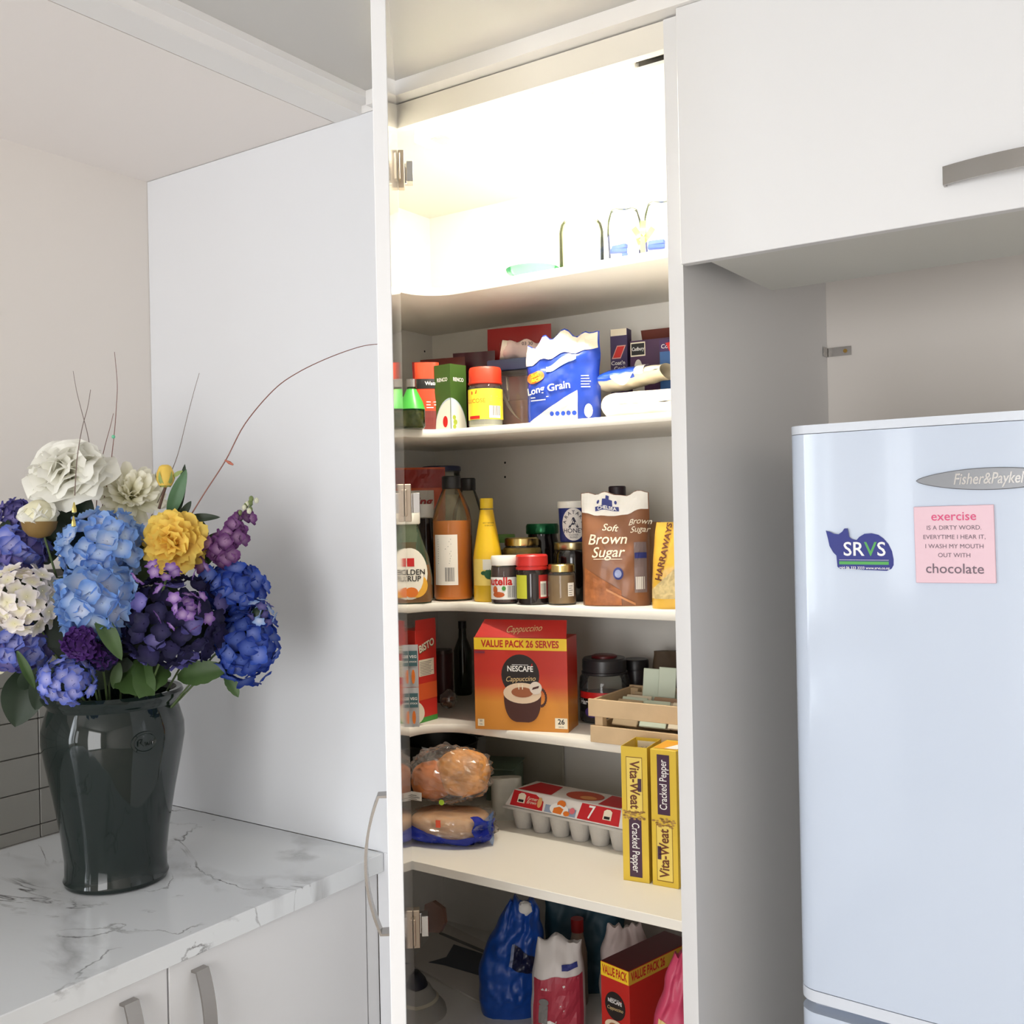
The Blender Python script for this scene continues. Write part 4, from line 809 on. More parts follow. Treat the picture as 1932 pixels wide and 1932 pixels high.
t, m = item('paper_bag', 'brown paper bag slumped at the back right of the fourth shelf', 'bag', 1272, 1280, -.22, Z4); bag(t, 78*m, H(t, 1228), .05, mat('kraft', (92, 74, 56), .7), seed=31, wr=.006, top=.4)
# wooden crate of tea bags
WOOD = mat('crate_pine', (206, 178, 140), .55, vary=.12, vscale=14)
A = ony(1109, 1318, YS-.012); t = thing('tea_crate', 'small slatted pine crate full of tea sachets overhanging the shelf', 'crate', (A.x, YS-.012, Z4), .02)
CH = A.z-Z4; CW = S0-A.x-.012; CDp = .19
CW = min(CW, .26)
def slat_(x0, x1, y0, y1, z0, z1): return MB().box(x0, x1, y0, y1, z0, z1).build('slat', WOOD, t, bevel=.0008, seg=1)
h3 = CH*.40
for y0, y1 in ((0, .006), (CDp-.006, CDp)):
    slat_(.0, CW, y0, y1, CH-h3, CH); slat_(.004, CW, y0, y1, .0005, h3*.98)
for x0, x1 in ((.006, .0115), (CW-.0115, CW-.006)):
    slat_(x0, x1, .0062, CDp-.0062, CH-h3, CH-.001); slat_(x0, x1, .0062, CDp-.0062, .0005, h3*.98)
for x0 in (.0117, CW-.0290):
    for y0 in (.0063, CDp-.0238): MB().box(x0, x0+.0175, y0, y0+.0175, .001, CH-.003).build('corner_post', WOOD, t, bevel=.0006, seg=1)
MB().box(.012, CW-.012, .0065, CDp-.0065, .0004, .004).build('base_board', WOOD, t)
cb = t.location; rr_ = random.Random(9); TEA = [mat('tea_kraft', (176, 154, 122), .6), mat('tea_green', (196, 206, 186), .5), mat('tea_pale', (216, 204, 180), .5), mat('tea_tan', (160, 128, 100), .6)]
def teabox(x, y, z, rx, ry, rz, m_, wd=.055, hg=.05, lab=''):
    o = MB().box(-wd/2, wd/2, -.002, .002, 0, hg); o = o.build('tea_sachet', m_, None, bevel=.0012, seg=1)
    o.location = (cb.x+x, cb.y+y, cb.z+z); o.rotation_euler = (rx, ry, rz); tag(o, lab, 'sachet', 'tea sachets in the crate'); return o
for c in range(3):
    for k in range(7):
        x = .062+c*.062; teabox(x, .035+k*.0195, .028+rr_.uniform(0, .008), -.5+rr_.uniform(-.12, .06), 0, rr_.uniform(-.06, .06), TEA[(k+c) % 4], .057, .056, ['leftmost','middle','rightmost'][c]+' row tea sachet in the pine crate, '+['nearest the front','second from the front','third from the front','in the middle of its row','third from the back','second from the back','at the back'][k])
for (px, py, wd, m_, lab) in ((1224, 1262, .034, TEA[1], 'pale green tea sachet standing up in the crate, left of the pair'), (1254, 1260, .036, TEA[1], 'pale green tea sachet standing up in the crate, right of the pair')):
    p = ony(px, py, cb.y+.115); o = teabox(p.x-cb.x, .115, .045, -.12, .05, .25, m_, wd, p.z-cb.z-.045, lab)
    decal(o, 'print', mat('tea_print', (222, 226, 214)), rect(-wd*.4, .01, wd*.4, .03), lambda u, v: (u, -.0024, v)); decal(o, 'small_print', GREY, lines(-wd*.3, .022, wd*.3, .03, 2), lambda u, v: (u, -.0027, v))

# ---- fifth shelf
YLW = mat('cracker_yellow', (222, 188, 60), .4)
def crackers(px0, py0, px1, py1, ztop, label, opened, flip):
    a = onz(px0, py0, Z5); b_ = onz(px1, py1, Z5); y = min(a.y, b_.y); w = (b_-a).length-.001
    t = thing('cracker_box', label, 'box', ((a.x+b_.x)/2, (a.y+b_.y)/2, Z5), math.atan2(b_.y-a.y, b_.x-a.x), 'cracker boxes'); h = ztop; D = .082
    if opened:
        for q in ((-w/2, w/2, 0, .001), (-w/2, w/2, D-.001, D), (-w/2, -w/2+.001, .001, D-.001), (w/2-.001, w/2, .001, D-.001)): MB().box(*q, 0, h).build('wall', YLW, t)
        MB().box(-w/2, w/2, 0, D, 0, .001).build('base', YLW, t); decal(t, 'inner_print', CREAM, rect(-w*.42, h-.032, w*.42, h-.006), lambda u, v: (u, D-.0016, v)); decal(t, 'inner_lettering', GREY, T('YeSmart', .008, 'CENTER', 0, h-.02), lambda u, v: (u, D-.002, v))
        for k in range(3): MB().box(-w*.4, w*.4, .012+k*.02, .026+k*.02, .004, h-.05).build('cracker_sleeve', FILM, t)
    else:
        MB().box(-w/2, w/2, 0, D, 0, h).build('carton_body', YLW, t, bevel=.0006, seg=1); decal(t, 'top_print', mat('top_orange', (232, 164, 40)), rect(-w*.45, .01, w*.45, D-.01), lambda u, v: (u, v, h+.0004)); decal(t, 'top_flash', WHITE, poly([(-w*.05, .012), (w*.45, .012), (w*.45, .05), (w*.2, .05)]), lambda u, v: (u, v, h+.0008))
    g0 = h*.06; sg = -1 if flip else 1; PW = mat('cracker_plum', (66, 34, 60), .45)
    def panel(zc, hh, word, rot):
        decal(t, 'word_panel', PW, rect(-w*.24, zc-hh/2, w*.24, zc+hh/2), FR(0)); decal(t, 'word_lettering', WHITE, T(word, .0205, 'CENTER', 0, zc, .006, 0, rot, .68), FR(0, 2))
    def brand(zc, rot):
        decal(t, 'brand_panel', mat('cracker_pale', (236, 208, 100)), rect(-w*.30, zc-.05, w*.30, zc+.05), FR(0)); decal(t, 'brand_edge', BROWN, join(rect(-w*.31, zc-.051, -w*.295, zc+.051), rect(w*.295, zc-.051, w*.31, zc+.051), rect(-w*.31, zc-.0515, w*.31, zc-.0505), rect(-w*.31, zc+.0505, w*.31, zc+.0515)), FR(0, 2)); decal(t, 'brand_lettering', BROWN, T('Vita-Weat', .0265, 'CENTER', 0, zc, .02, 0, rot, .80), FR(0, 3)); decal(t, 'tag', PW, rect(w*.2*sg-.0035, zc-.012, w*.2*sg+.0035, zc+.012), FR(0, 3))
        gr_ = random.Random(int(zc*1000)); decal(t, 'grain', mat('grain', (180, 140, 70)), join(*[disc(gr_.uniform(-w*.44, w*.44), zc-(-.056 if rot > 0 else .056)-gr_.uniform(-.008, .008), .0028, .0017, 8, 1) for _ in range(40)]), FR(0, 1.5))
    if flip: panel(h*.745, .110, 'Cracked Pepper', PI/2); brand(h*.245, PI/2)
    else: brand(h*.72, -PI/2); panel(h*.255, .110, 'Cracked Pepper', -PI/2)
    decal(t, 'side_picture', mat('side_red', (170, 90, 50), .5, vary=.3, vscale=60), rect(-D*.95, h*.3, -D*.05, h*.75), LS(-w/2))
    return t
crackers(1176, 1660, 1226, 1667.5, .250, 'open yellow cracker box at the front of the fifth shelf', True, False)
crackers(1231, 1669, 1281, 1678, .250, 'closed yellow cracker box against the right-hand pantry frame', False, True)
# egg carton
A = onz(957, 1562, Z5); B = onz(1168, 1610, Z5); ang = math.atan2(B.y-A.y, B.x-A.x); mid = (A+B)/2
t = thing('egg_carton', 'grey egg carton with a red and white lid label on the fifth shelf', 'egg carton', (A.x, A.y, Z5), ang)
PULP = mat('egg_pulp', (188, 184, 178), .85, bump=.3, bscale=120); m = mpp(mid)
EL_ = .305; ED = .11; zr = .048
bs = MB()
MB().box(-.006, EL_+.006, -.008, ED+.004, zr-.003, zr+.003).build('rim', PULP, t, bevel=.002)
for i in range(6):
    for j in range(2):
        lath(t, 'egg_cup', PULP, [(.016, 0), (.018, .002), (.0245, zr*.75), (.0255, zr)], 20, cx=.026+i*.0506, cy=.026+j*.054)
LIDW = mat('lid_white_card', (232, 226, 220), .6); LR = mat('egg_red', (196, 30, 38), .45)
ltop = .085; ins = .012
lid = MB().add([(-.003,-.005,zr+.003),(EL_+.003,-.005,zr+.003),(EL_+.003,ED+.001,zr+.003),(-.003,ED+.001,zr+.003),(ins,.012,ltop),(EL_-ins,.012,ltop),(EL_-ins,ED-.016,ltop),(ins,ED-.016,ltop)], [(0,3,2,1),(4,5,6,7),(0,1,5,4),(1,2,6,5),(2,3,7,6),(3,0,4,7)])
lo = lid.build('lid', LIDW, t, bevel=.003)
def LF(e=1):
    def g(u, v):
        q = (v)/(ltop-zr-.003); return (u, -.005+.017*q-.0012*e*.6, zr+.003+v+.0004*e)
    return g
Hh = ltop-zr-.003
decal(lo, 'label_left', LR, poly([(.012, .003), (.10, .003), (.098, Hh*.6), (.075, Hh*.9), (.014, Hh*.95)]), LF(1)); decal(lo, 'label_right', LR, poly([(.19, .003), (EL_-.012, .003), (EL_-.015, Hh*.95), (.195, Hh*.95)]), LF(1)); decal(lo, 'number', WHITE, T('7', .034, 'CENTER', .222, Hh*.5, .01), LF(3)); decal(lo, 'logo', CREAM, join(poly([(.03, Hh*.3), (.05, Hh*.3), (.05, Hh*.75), (.044, Hh*.85), (.036, Hh*.85), (.03, Hh*.75)]), poly([(.252, Hh*.3), (.272, Hh*.3), (.272, Hh*.75), (.266, Hh*.85), (.258, Hh*.85), (.252, Hh*.75)])), LF(2)); [decal(lo, 'logo_dark', BLACK, rect(x_, Hh*.34, x_+.014, Hh*.48), LF(3)) for x_ in (.033, .255)]; decal(lo, 'script', CREAM, join(T('Farmer', .0095, 'CENTER', .068, Hh*.62, 0, .3), T('Brown', .0095, 'CENTER', .068, Hh*.42, 0, .3)), LF(2)); decal(lo, 'egg_print', mat('egg_tan', (222, 170, 110)), join(disc(.09, Hh*.5, .006, .010, 14, 2), ), LF(3))
decal(lo, 'blue_panel', mat('egg_blue', (150, 164, 186)), join(rect(.105, .003, .185, Hh*.5)), LF(1)); decal(lo, 'egg_picture_white', WHITE, disc(.142, Hh*.36, .024, Hh*.34, 20, 2), LF(2)); decal(lo, 'egg_picture', ORANGE, join(poly([(.128, Hh*.12), (.15, Hh*.1), (.154, Hh*.4), (.142, Hh*.5), (.129, Hh*.38)]), disc(.146, Hh*.66, .011, Hh*.2, 16, 2), disc(.163, Hh*.2, .008, Hh*.14, 12, 2)), LF(3)); decal(lo, 'egg_band', WHITE, poly([(.127, Hh*.38), (.142, Hh*.5), (.157, Hh*.42), (.157, Hh*.5), (.142, Hh*.6), (.127, Hh*.48)]), LF(4)); decal(lo, 'heart', mat('pink_spot', (220, 110, 120)), disc(.176, Hh*.4, .007, Hh*.17, 14, 2), LF(3))
tf = lambda u, v: (u, v, ltop+.0006); decal(lo, 'top_label', LR, poly([(.02, .016), (.11, .016), (.095, .08), (.03, .085)]), tf); decal(lo, 'top_label', LR, poly([(.23, .016), (.285, .016), (.285, .085), (.22, .085)]), tf); decal(lo, 'top_picture', mat('top_pic', (190, 74, 44)), disc(.175, .05, .045, .03, 20, 2), lambda u, v: (u, v, ltop+.001)); decal(lo, 'top_picture_light', mat('top_pic2', (220, 150, 90)), disc(.19, .04, .02, .012, 16, 2), lambda u, v: (u, v, ltop+.0014))
# bread
CRUST = mat('bread_crust', (228, 160, 88), .5, vary=.5, vscale=26, bump=.25, bscale=60); CRUST2 = mat('loaf_brown', (214, 170, 128), .7, vary=.2, vscale=25)
def lump(c, rx, ry, rz, seed, amp=.08, n=40, mm=24, sq=2.4, flat=.0, ridge=0):
    b = MB(); b.ball((0, 0, 0), 1, 1, 1, n, mm); out = []
    for x, y, z in b.v:
        v = Vector((x, y, z)); q = (abs(x)**sq+abs(y)**sq+abs(z)**sq)**(1/sq); v = v/max(q, 1e-6)
        k_ = 1+amp*noise.noise(v*2.2+Vector((seed, 0, 0)))+amp*.35*noise.noise(v*6+Vector((0, seed, 0)))+ridge*(abs(noise.noise(v*4.5+Vector((seed, 1, 0))))-.25)
        z2 = v.z*k_
        if flat: z2 = max(z2, -flat)
        out.append((c[0]+v.x*k_*rx, c[1]+v.y*k_*ry, c[2]+z2*rz))
    b.v = out; return b
yl2 = -.61
p = ony(850, 1580, yl2); t = thing('sliced_loaf', 'loaf in a clear bag with bright blue bands at the bottom of the bread pile', 'bread', (p.x, yl2, Z5), .35)
m = mpp(p); hh = ony(850, 1525, yl2).z-Z5
lump((0, 0, hh*.5), 70*m, .055, hh*.46, 3, .04, sq=4).build('loaf', CRUST2, t, smooth=True)
BL = filmmat('blue_bag', (60, 90, 215), .72, (24, 48, 170), rough=.15, bump=.8)
lump((.004, -.002, hh*.51), 82*m, .068, hh*.5, 5, .10, 54, 34, sq=3.2, ridge=.09).build('bag_film', FILM, t)
def LP(e, rx, ry, rz):
    def g(u, v):
        d = Vector((math.sin(u)*math.cos(v), -math.cos(u)*math.cos(v), math.sin(v))); q = (abs(d.x)**3.2+abs(d.y)**3.2+abs(d.z)**3.2)**(1/3.2); d = d/q
        k_ = 1+.10*noise.noise(d*2.2+Vector((5, 0, 0)))+.035*noise.noise(d*6+Vector((0, 5, 0)))
        return (.004+rx*d.x*k_*e, -.002+ry*d.y*k_*e, max(.001, hh*.51+rz*d.z*k_*e))
    return g
bb = MB(); bb.grid(lambda i, j: LP(1.03, 82*m, .068, hh*.5)(-1.5+2.6*i, -1.1+(1.15+.35*math.sin(6*i+.6))*j), 24, 8); bb.build('blue_band', BL, t, smooth=True)
bb = MB(); bb.grid(lambda i, j: tuple(Vector(LP(1.04, 82*m, .068, hh*.5)(.7+.85*i, -1.2+2.0*j*(1-.2*i)))+Vector((.005*math.sin(7*j), 0, .004*math.sin(9*i)))), 10, 16); bb.build('blue_end', BL, t, smooth=True)
bb = MB(); bb.grid(lambda i, j: (64*m+.030*i+.0*j, -.02-.012*i+.012*math.sin(8*j)*i, hh*(.55)+(j-.5)*(.01+.06*i)), 8, 10); bb.build('bag_tail', filmmat('pale_blue_film', (190, 210, 240), .3, (110, 150, 215), rough=.15, bump=.8), t, smooth=True)
MB().box(-.006, .004, -.078, -.076, hh*.72, hh*.95).build('bag_tag', mat('tag_orange', (226, 84, 50), .4), t)
p = ony(852, 1500, yl2+.02); t = thing('bread_rolls', 'golden seeded rolls in a clear plastic bag on top of the sliced loaf', 'bread', (p.x, yl2+.02, Z5+hh+.011), .35)
m = mpp(p); h2 = ony(852, 1418, yl2+.02).z-Z5-hh
lump((.026, .0, h2*.52), 52*m, .048, h2*.42, 11, .05, 56, 36, sq=2.3, flat=.95).build('bread_roll', CRUST, t, smooth=True)
lump((-.038, -.006, h2*.38), 42*m, .044, h2*.34, 14, .05, 56, 36, sq=2.3, flat=.9).build('bread_roll', mat('bread_dark', (204, 124, 70), .6, vary=.3, vscale=22), t, smooth=True)
lump((.0, -.004, h2*.5), 76*m, .064, h2*.5, 17, .12, 54, 34, sq=2.3, ridge=.20).build('bag_film', FILM, t)
bb = MB(); bb.grid(lambda i, j: (-.062+.04*i*(.4+j)+.006*math.sin(9*j), -.02+.008*math.sin(7*i), h2*.62+.045*j*(1-.45*i)), 8, 8); bb.build('bag_neck', FILM, t, smooth=True)
decal(t, 'paper_label', mat('label_white', (238,232,222)), rect(-.078, .012, -.046, .03), lambda u, v: (u, -.052+(u+.078)*-.3, v)); decal(t, 'label_print', GREY, lines(-.074, .014, -.05, .026, 3, 8), lambda u, v: (u, -.0535+(u+.078)*-.3, v)); decal(t, 'green_sticker', mat('sticker_green', (170, 205, 50)), disc(.0, .014, .006, None, 12, 1), lambda u, v: (u, -.069, v))
# behind the bread
t, m = item('frying_pan', 'black deep frying pan stored behind the bread bags', 'pan', 832, 1430, -.33, Z5, .45); r = 70*m; h = H(t, 1392)
lath(t, 'pan_body', mat('pan_black', (16, 15, 16), .35), [(r*.78, 0), (r*.82, .002), (r, h*.93), (r*1.02, h*.95), (r*.98, h*.95), (r*.78, .006), (0.001, .005)], 40, cap=False); MB().box(-.015, .015, -r*1.0-.10, -r*.98, h*.84, h*.9).xf(Matrix.Rotation(2.6, 4, 'Z')).build('pan_handle', DARK, t, bevel=.004)
t, m = item('lunch_box', 'sage green plastic box with its lid ajar behind the bread', 'box', 938, 1450, -.33, Z5, .3); h = H(t, 1440); SAGE = mat('sage_plastic', (98, 118, 100), .45)
MB().box(-.03, .045, 0, .07, 0, h*.9).build('box_body', SAGE, t, bevel=.003); MB().box(-.04, .05, -.03, .075, h*.93, h*.96).xf(Matrix.Rotation(.06, 4, 'X')).build('box_lid', SAGE, t, bevel=.002)
t, m = item('milk_bottle', 'white plastic bottle leaning beside the egg carton', 'bottle', 956, 1515, -.425, Z5); h = H(t, 1466); t.rotation_euler.x = .0
bg_ = bag(t, 58*m, h, .05, mat('white_plastic', (198, 196, 184), .5), seed=41, wr=.004, top=.55, bot=.9, p=4)
t, m = item('baking_tray', 'grey metal baking tray leaning on the pantry back wall', 'tray', 995, 1470, YB-.012, Z5+.001, 0); w_ = 190*m; TR = mat('tray_grey', (186, 182, 168), .3, spec=.6)
MB().box(-w_/2, w_/2-.02, 0, .002, .0, .205).build('tray_base', TR, t, bevel=.0006, seg=1); MB().box(w_/2-.022, w_/2-.0195, -.004, .003, 0, .205).build('tray_lip', TR, t)

# ---- bottom compartment
t, m = item('blue_bag', 'crumpled royal blue plastic bag in the bottom of the pantry', 'bag', 963, 1820, -.48, Z6); w_ = 112*m; h = H(t, 1700)
bl_ = mat('bag_royal', (26, 78, 172), .3); f = bag(t, w_, h, .09, bl_, seed=51, wr=.016, top=.25, xtop=.42, bot=.9, peak=.45, lean=.03, bul=.22, jag=.02, nu=34, nv=40)
decal(t, 'swash', mat('bag_navy', (24, 28, 62), .3), gridpoly(-w_*.02, w_*.42, lambda s: h*(.46-.09*s), lambda s: h*(.66-.14*s), 14, 10), f(2)); decal(t, 'swash_edge', mat('bag_grey', (150, 160, 190)), gridpoly(-w_*.07, -w_*.02, lambda s: h*(.47-.01*s), lambda s: h*.67, 4, 12), f(2)); lump((.034, -.014, h*.95), .016, .01, .014, 2, .2, 14, 10).build('tissue', WHITE, t, smooth=True)
t, m = item('flour_sack', 'pink-red and white flour bag in front of the blue bag', 'bag', 1052, 1860, -.53, Z6); w_ = 100*m; h = H(t, 1772)
f = bag(t, w_, h, .08, mat('sack_white', (214, 208, 204), .5), seed=52, wr=.007, top=.22, bot=.95, peak=.6, xtop=.82, bul=.06, lean=.006, jag=.012); decal(t, 'red_panel', mat('sack_red', (170, 52, 70), .45), gridpoly(-w_*.46, w_*.46, lambda s: h*.004, lambda s: h*(.66+.06*s), 14, 12), f(1)); decal(t, 'logo', NV, gridpoly(w_*.05, w_*.38, lambda s: h*(.75+.04*s), lambda s: h*(.80+.04*s), 6, 2), f(2)); decal(t, 'mill', GREY, join(rect(-w_*.36, h*.25, -w_*.2, h*.42, 3, 4), disc(-w_*.28, h*.45, w_*.09, h*.035, 12, 2)), f(3)); decal(t, 'white_arch', WHITE, disc(-w_*.15, h*.08, w_*.25, h*.2, 20, 4), f(2))
t, m = item('teal_bag', 'dull teal bag standing at the back of the bottom shelf', 'bag', 1105, 1800, -.30, Z6); w_ = 150*m; bag(t, w_, min(H(t, 1700), .37), .07, mat('bag_teal', (34, 70, 86), .5), seed=53, wr=.010, top=.2, jag=.02)
t, m = item('red_cap_bottle', 'small bottle with a red cap in front of the teal bag', 'bottle', 1090, 1790, -.37, Z6); r = 15*m; h = H(t, 1733); lath(t, 'bottle', mat('pale_bottle', (150, 130, 112), .3), [(r*1.1, 0), (r*1.2, .004), (r*1.2, h*.6), (r*.7, h*.85)]); lath(t, 'cap', mat('cap_red', (150, 28, 28), .4), [(r*.8, h*.85), (r*.8, h)])
t, m = item('white_cloth_bag', 'pale pinkish bag behind the lower coffee box', 'bag', 1180, 1790, -.36, Z6); bag(t, 92*m, H(t, 1745), .08, mat('bag_palepink', (196, 178, 172), .6), seed=54, wr=.012, top=.15, xtop=.7, bul=.15, jag=.03)
RED2 = mat('carton_red', (190,36,28))
A = ony(1133, 1812, -.575); t = thing('second_coffee_box', 'narrow end of a second red coffee box on the bottom shelf', 'box', (A.x, -.575, Z6), -.22)
h = A.z-Z6; w_ = 62*mpp(A)*1.12; MB().box(0, w_, 0, .2, 0, h).build('carton_body', RED2, t, bevel=.0006, seg=1)
MBn = lambda e: (lambda u, v: (u+w_/2, -.0004*e, v)); coffee_print(t, w_, h-.078, h, MBn, .62, .027); cup_print(t, .0, .62, MBn, h-.125)
decal(t, 'value_lettering', mat('value_red', (190,34,26)), T('VALUE PACK', .0235, 'CENTER', 0, h-.014, .03, 0, 0, .46), MBn(2)); decal(t, 'side_band', mat('band_gold', (206, 160, 50)), rect(0, h-.027, .2, h-.0005), lambda u, v: (w_+.0005, u, v)); decal(t, 'side_lettering', mat('value_red', (190,34,26)), T('VALUE PACK 26', .0235, 'LEFT', .006, h-.0135, .03, 0, 0, .62), lambda u, v: (w_+.0009, u, v)); decal(t, 'top_print', mat('carton_maroon2', (96, 22, 26)), rect(.001, .001, w_-.001, .199), lambda u, v: (u, v, h+.0005))
t, m = item('pink_sugar_bag', 'bright pink bag with a cream label at the bottom right', 'bag', 1262, 1880, -.64, Z6); w_ = 82*m; h = H(t, 1798)
f = bag(t, w_, h, .07, mat('bag_pink', (206, 70, 104), .45), seed=55, wr=.012, top=.15, xtop=.5, bul=.12, lean=.03, jag=.02); decal(t, 'label', mat('label_wheat', (226, 196, 130)), gridpoly(-w_*.4, -w_*.02, lambda s: h*(.25-.02*s), lambda s: h*(.62-.06*s), 8, 8), f(1)); decal(t, 'lettering', mat('label_rust', (190, 80, 40)), join(T('RAW', .014, 'CENTER', -w_*.26, h*.45, .01, 0, 1.2), T('SUGAR', .014, 'CENTER', -w_*.14, h*.42, .01, 0, 1.2)), f(3))
zz = Z6
t = thing('newspaper', 'folded newspaper with a dark photograph lying at the bottom left', 'newspaper', (0, 0, 0)); q = [onz(*c, zz+.005) for c in ((834, 1738), (940, 1790), (925, 1900), (772, 1818))]
MB().prism([(p.x, p.y) for p in q], zz+.0006, zz+.005).build('pages', mat('newsprint', (214, 208, 200), .8), t); dq = [onz(*c, zz+.005) for c in ((856, 1782), (930, 1806), (918, 1845), (840, 1822), (808, 1816), (842, 1806))]; decal(t, 'photograph', mat('news_dark', (70, 74, 84)), poly([(p.x, p.y) for p in dq]), lambda u, v: (u, v, zz+.0056))
q2 = [onz(*c, zz+.0056) for c in ((829, 1757), (915, 1793), (914, 1799), (828, 1762))]; decal(t, 'headline', GREY, poly([(p.x, p.y) for p in q2]), lambda u, v: (u, v, zz+.0056))
t, m = item('dome_lid', 'grey stepped dish cover with a black knob at the bottom left', 'lid', 777, 1900, -.60, Z6); h = H(t, 1832); g_ = mat('cover_grey', (150, 148, 140), .4)
lath(t, 'cover', g_, [(66*m, 0), (64*m, h*.12), (50*m, h*.34), (46*m, h*.40), (44*m, h*.42), (36*m, h*.62), (32*m, h*.66)]); lath(t, 'knob', mat('knob_black', (28, 30, 38), .4), [(31*m, h*.66), (27*m, h*.8), (17*m, h*.96), (6*m, h)]); lath(t, 'rim', mat('cover_rim', (196, 190, 170), .4), [(51*m, h*.335), (51.5*m, h*.35), (47*m, h*.395)], cap=False)
clean()
#@@FLOWERS
# ------------------------------------------------------------------ vase and flowers
p0 = onz(185, 1690, .9); mv = mpp(p0); vd = Vector((fw.x, fw.y, 0)).normalized()
VC = p0+vd*(92*mv); DV = dep((VC.x, VC.y, 1.1)); mv = DV/FPX
def vz(py): return atd(185, py, DV).z
GLZ = mat('vase_glaze', (24, 34, 32), .05, spec=.5, vary=.15, vscale=5)
vs = thing('flower_vase', 'dark green glazed ceramic vase standing on the marble worktop', 'vase', (VC.x, VC.y, .9))
prof = [(84, None), (92, .003), (94, .010), (91, 1640), (91, 1610), (97, 1560), (109, 1490), (121, 1430), (127.5, 1392), (127, 1368), (119, 1340), (114.5, 1328), (117, 1322), (125, 1314), (127, 1307), (124, 1301), (114, 1302), (106, 1312), (108, 1335), (116, 1380), (100, 1480), (84, 1640)]
pp = []
for r_, y_ in prof:
    z_ = 0 if y_ is None else (y_ if y_ < 1 else max(.0, vz(y_)-.9)); pp.append((r_*mv, z_))
lath(vs, 'vase_body', GLZ, pp, 64)
az = math.atan2(CAM.x-VC.x, -(CAM.y-VC.y)); ez = vz(1383)-.9; rv = 127.5*mv; eu = rv*.42
def VM(e): return lambda u, v: ((rv+e)*math.sin(az+u/rv), -(rv+e)*math.cos(az+u/rv), v)
me_ = MB(); 
for rr_, hh_ in (((.026, .0), (.0255, .0022)), ((.0255, .0022), (.021, .0024)), ((.021, .0024), (.0195, .001)), ((.0195, .001), (.0005, .0012))):
    n_ = 40; v_ = []
    for (q, hgt) in (rr_, hh_):
        for k in range(n_): a = 2*PI*k/n_; v_.append(VM(hgt)(eu+q*math.cos(a), ez+q*.78*math.sin(a)))
    me_.add(v_, [(k, (k+1) % n_, n_+(k+1) % n_, n_+k) for k in range(n_)])
em = me_.build('medallion', GLZ, vs, smooth=True, angle=40)
for k, pts in enumerate((((-.013, -.006), (-.012, .006), (-.006, .006), (-.008, .0), (-.003, -.006)), ((-.001, .0), (.001, -.006), (.004, -.001), (.006, -.006)), ((.008, -.006), (.010, .001), (.012, -.005), (.014, .0)))):
    MB().tube([VM(.0018)(eu+a, ez+b) for a, b in pts], .0011, 6).build('relief', GLZ, em, smooth=True)

def fmat(name, edge, core, r0=.12, r1=.8, rough=.6, var=.18):
    if name in MATS: return MATS[name]
    m = bpy.data.materials.new(name); m.use_nodes = True; MATS[name] = m; nt = m.node_tree; b = nt.nodes['Principled BSDF']; b.inputs['Roughness'].default_value = rough; b.inputs['Specular IOR Level'].default_value = .25
    tc = nt.nodes.new('ShaderNodeTexCoord'); ln = nt.nodes.new('ShaderNodeVectorMath'); ln.operation = 'LENGTH'; rp = nt.nodes.new('ShaderNodeValToRGB')
    rp.color_ramp.elements[0].position = r0; rp.color_ramp.elements[0].color = rgb(core); rp.color_ramp.elements[1].position = r1; rp.color_ramp.elements[1].color = rgb(edge)
    nt.links.new(tc.outputs['Object'], ln.inputs[0]); nt.links.new(ln.outputs['Value'], rp.inputs[0])
    oi = nt.nodes.new('ShaderNodeObjectInfo'); hs = nt.nodes.new('ShaderNodeHueSaturation'); mr = nt.nodes.new('ShaderNodeMapRange'); mr.inputs['To Min'].default_value = 1-var; mr.inputs['To Max'].default_value = 1+var
    nt.links.new(oi.outputs['Random'], mr.inputs['Value']); nt.links.new(mr.outputs[0], hs.inputs['Value']); nt.links.new(rp.outputs[0], hs.inputs['Color']); nt.links.new(hs.outputs[0], b.inputs['Base Color'])
    tl = nt.nodes.new('ShaderNodeBsdfTranslucent'); mx = nt.nodes.new('ShaderNodeMixShader'); mx.inputs[0].default_value = .3; nt.links.new(hs.outputs[0], tl.inputs[0])
    nt.links.new(b.outputs[0], mx.inputs[1]); nt.links.new(tl.outputs[0], mx.inputs[2]); nt.links.new(mx.outputs[0], nt.nodes['Material Output'].inputs['Surface'])
    return m
def floret(npet, wid, cup, point=0., curl=.1, nu=4, nv=4):
    b = MB()
    for k in range(npet):
        a = 2*PI*k/npet
        def g(i, j, a=a, k=k):
            s = (i-.5)*2; hw = wid*math.sin(PI*min(1, .12+.80*j**.85))**(.7+point); r = .04+.96*j*(1-.12*s*s*j)
            x = r; y = s*hw; z = cup*j*j+curl*s*s*j+.012*k
            return (x*math.cos(a)-y*math.sin(a), x*math.sin(a)+y*math.cos(a), z)
        b.grid(g, nu, nv)
    b.ball((0, 0, .05), .07, .07, .06, 6, 4)
    return b.mesh('floret', smooth=True, angle=180, fix=False)
FL4 = floret(4, .52, .12); FL4b = floret(4, .58, .3, 0, .16); FL5 = floret(5, .42, .1)
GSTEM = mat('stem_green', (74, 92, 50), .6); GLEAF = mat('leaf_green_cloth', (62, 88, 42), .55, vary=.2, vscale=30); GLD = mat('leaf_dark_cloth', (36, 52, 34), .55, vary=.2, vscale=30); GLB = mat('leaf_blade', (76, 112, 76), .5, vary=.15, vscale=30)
MOUTH = Vector((VC.x, VC.y, vz(1330)))
def toc(c): return (CAM-c).normalized()
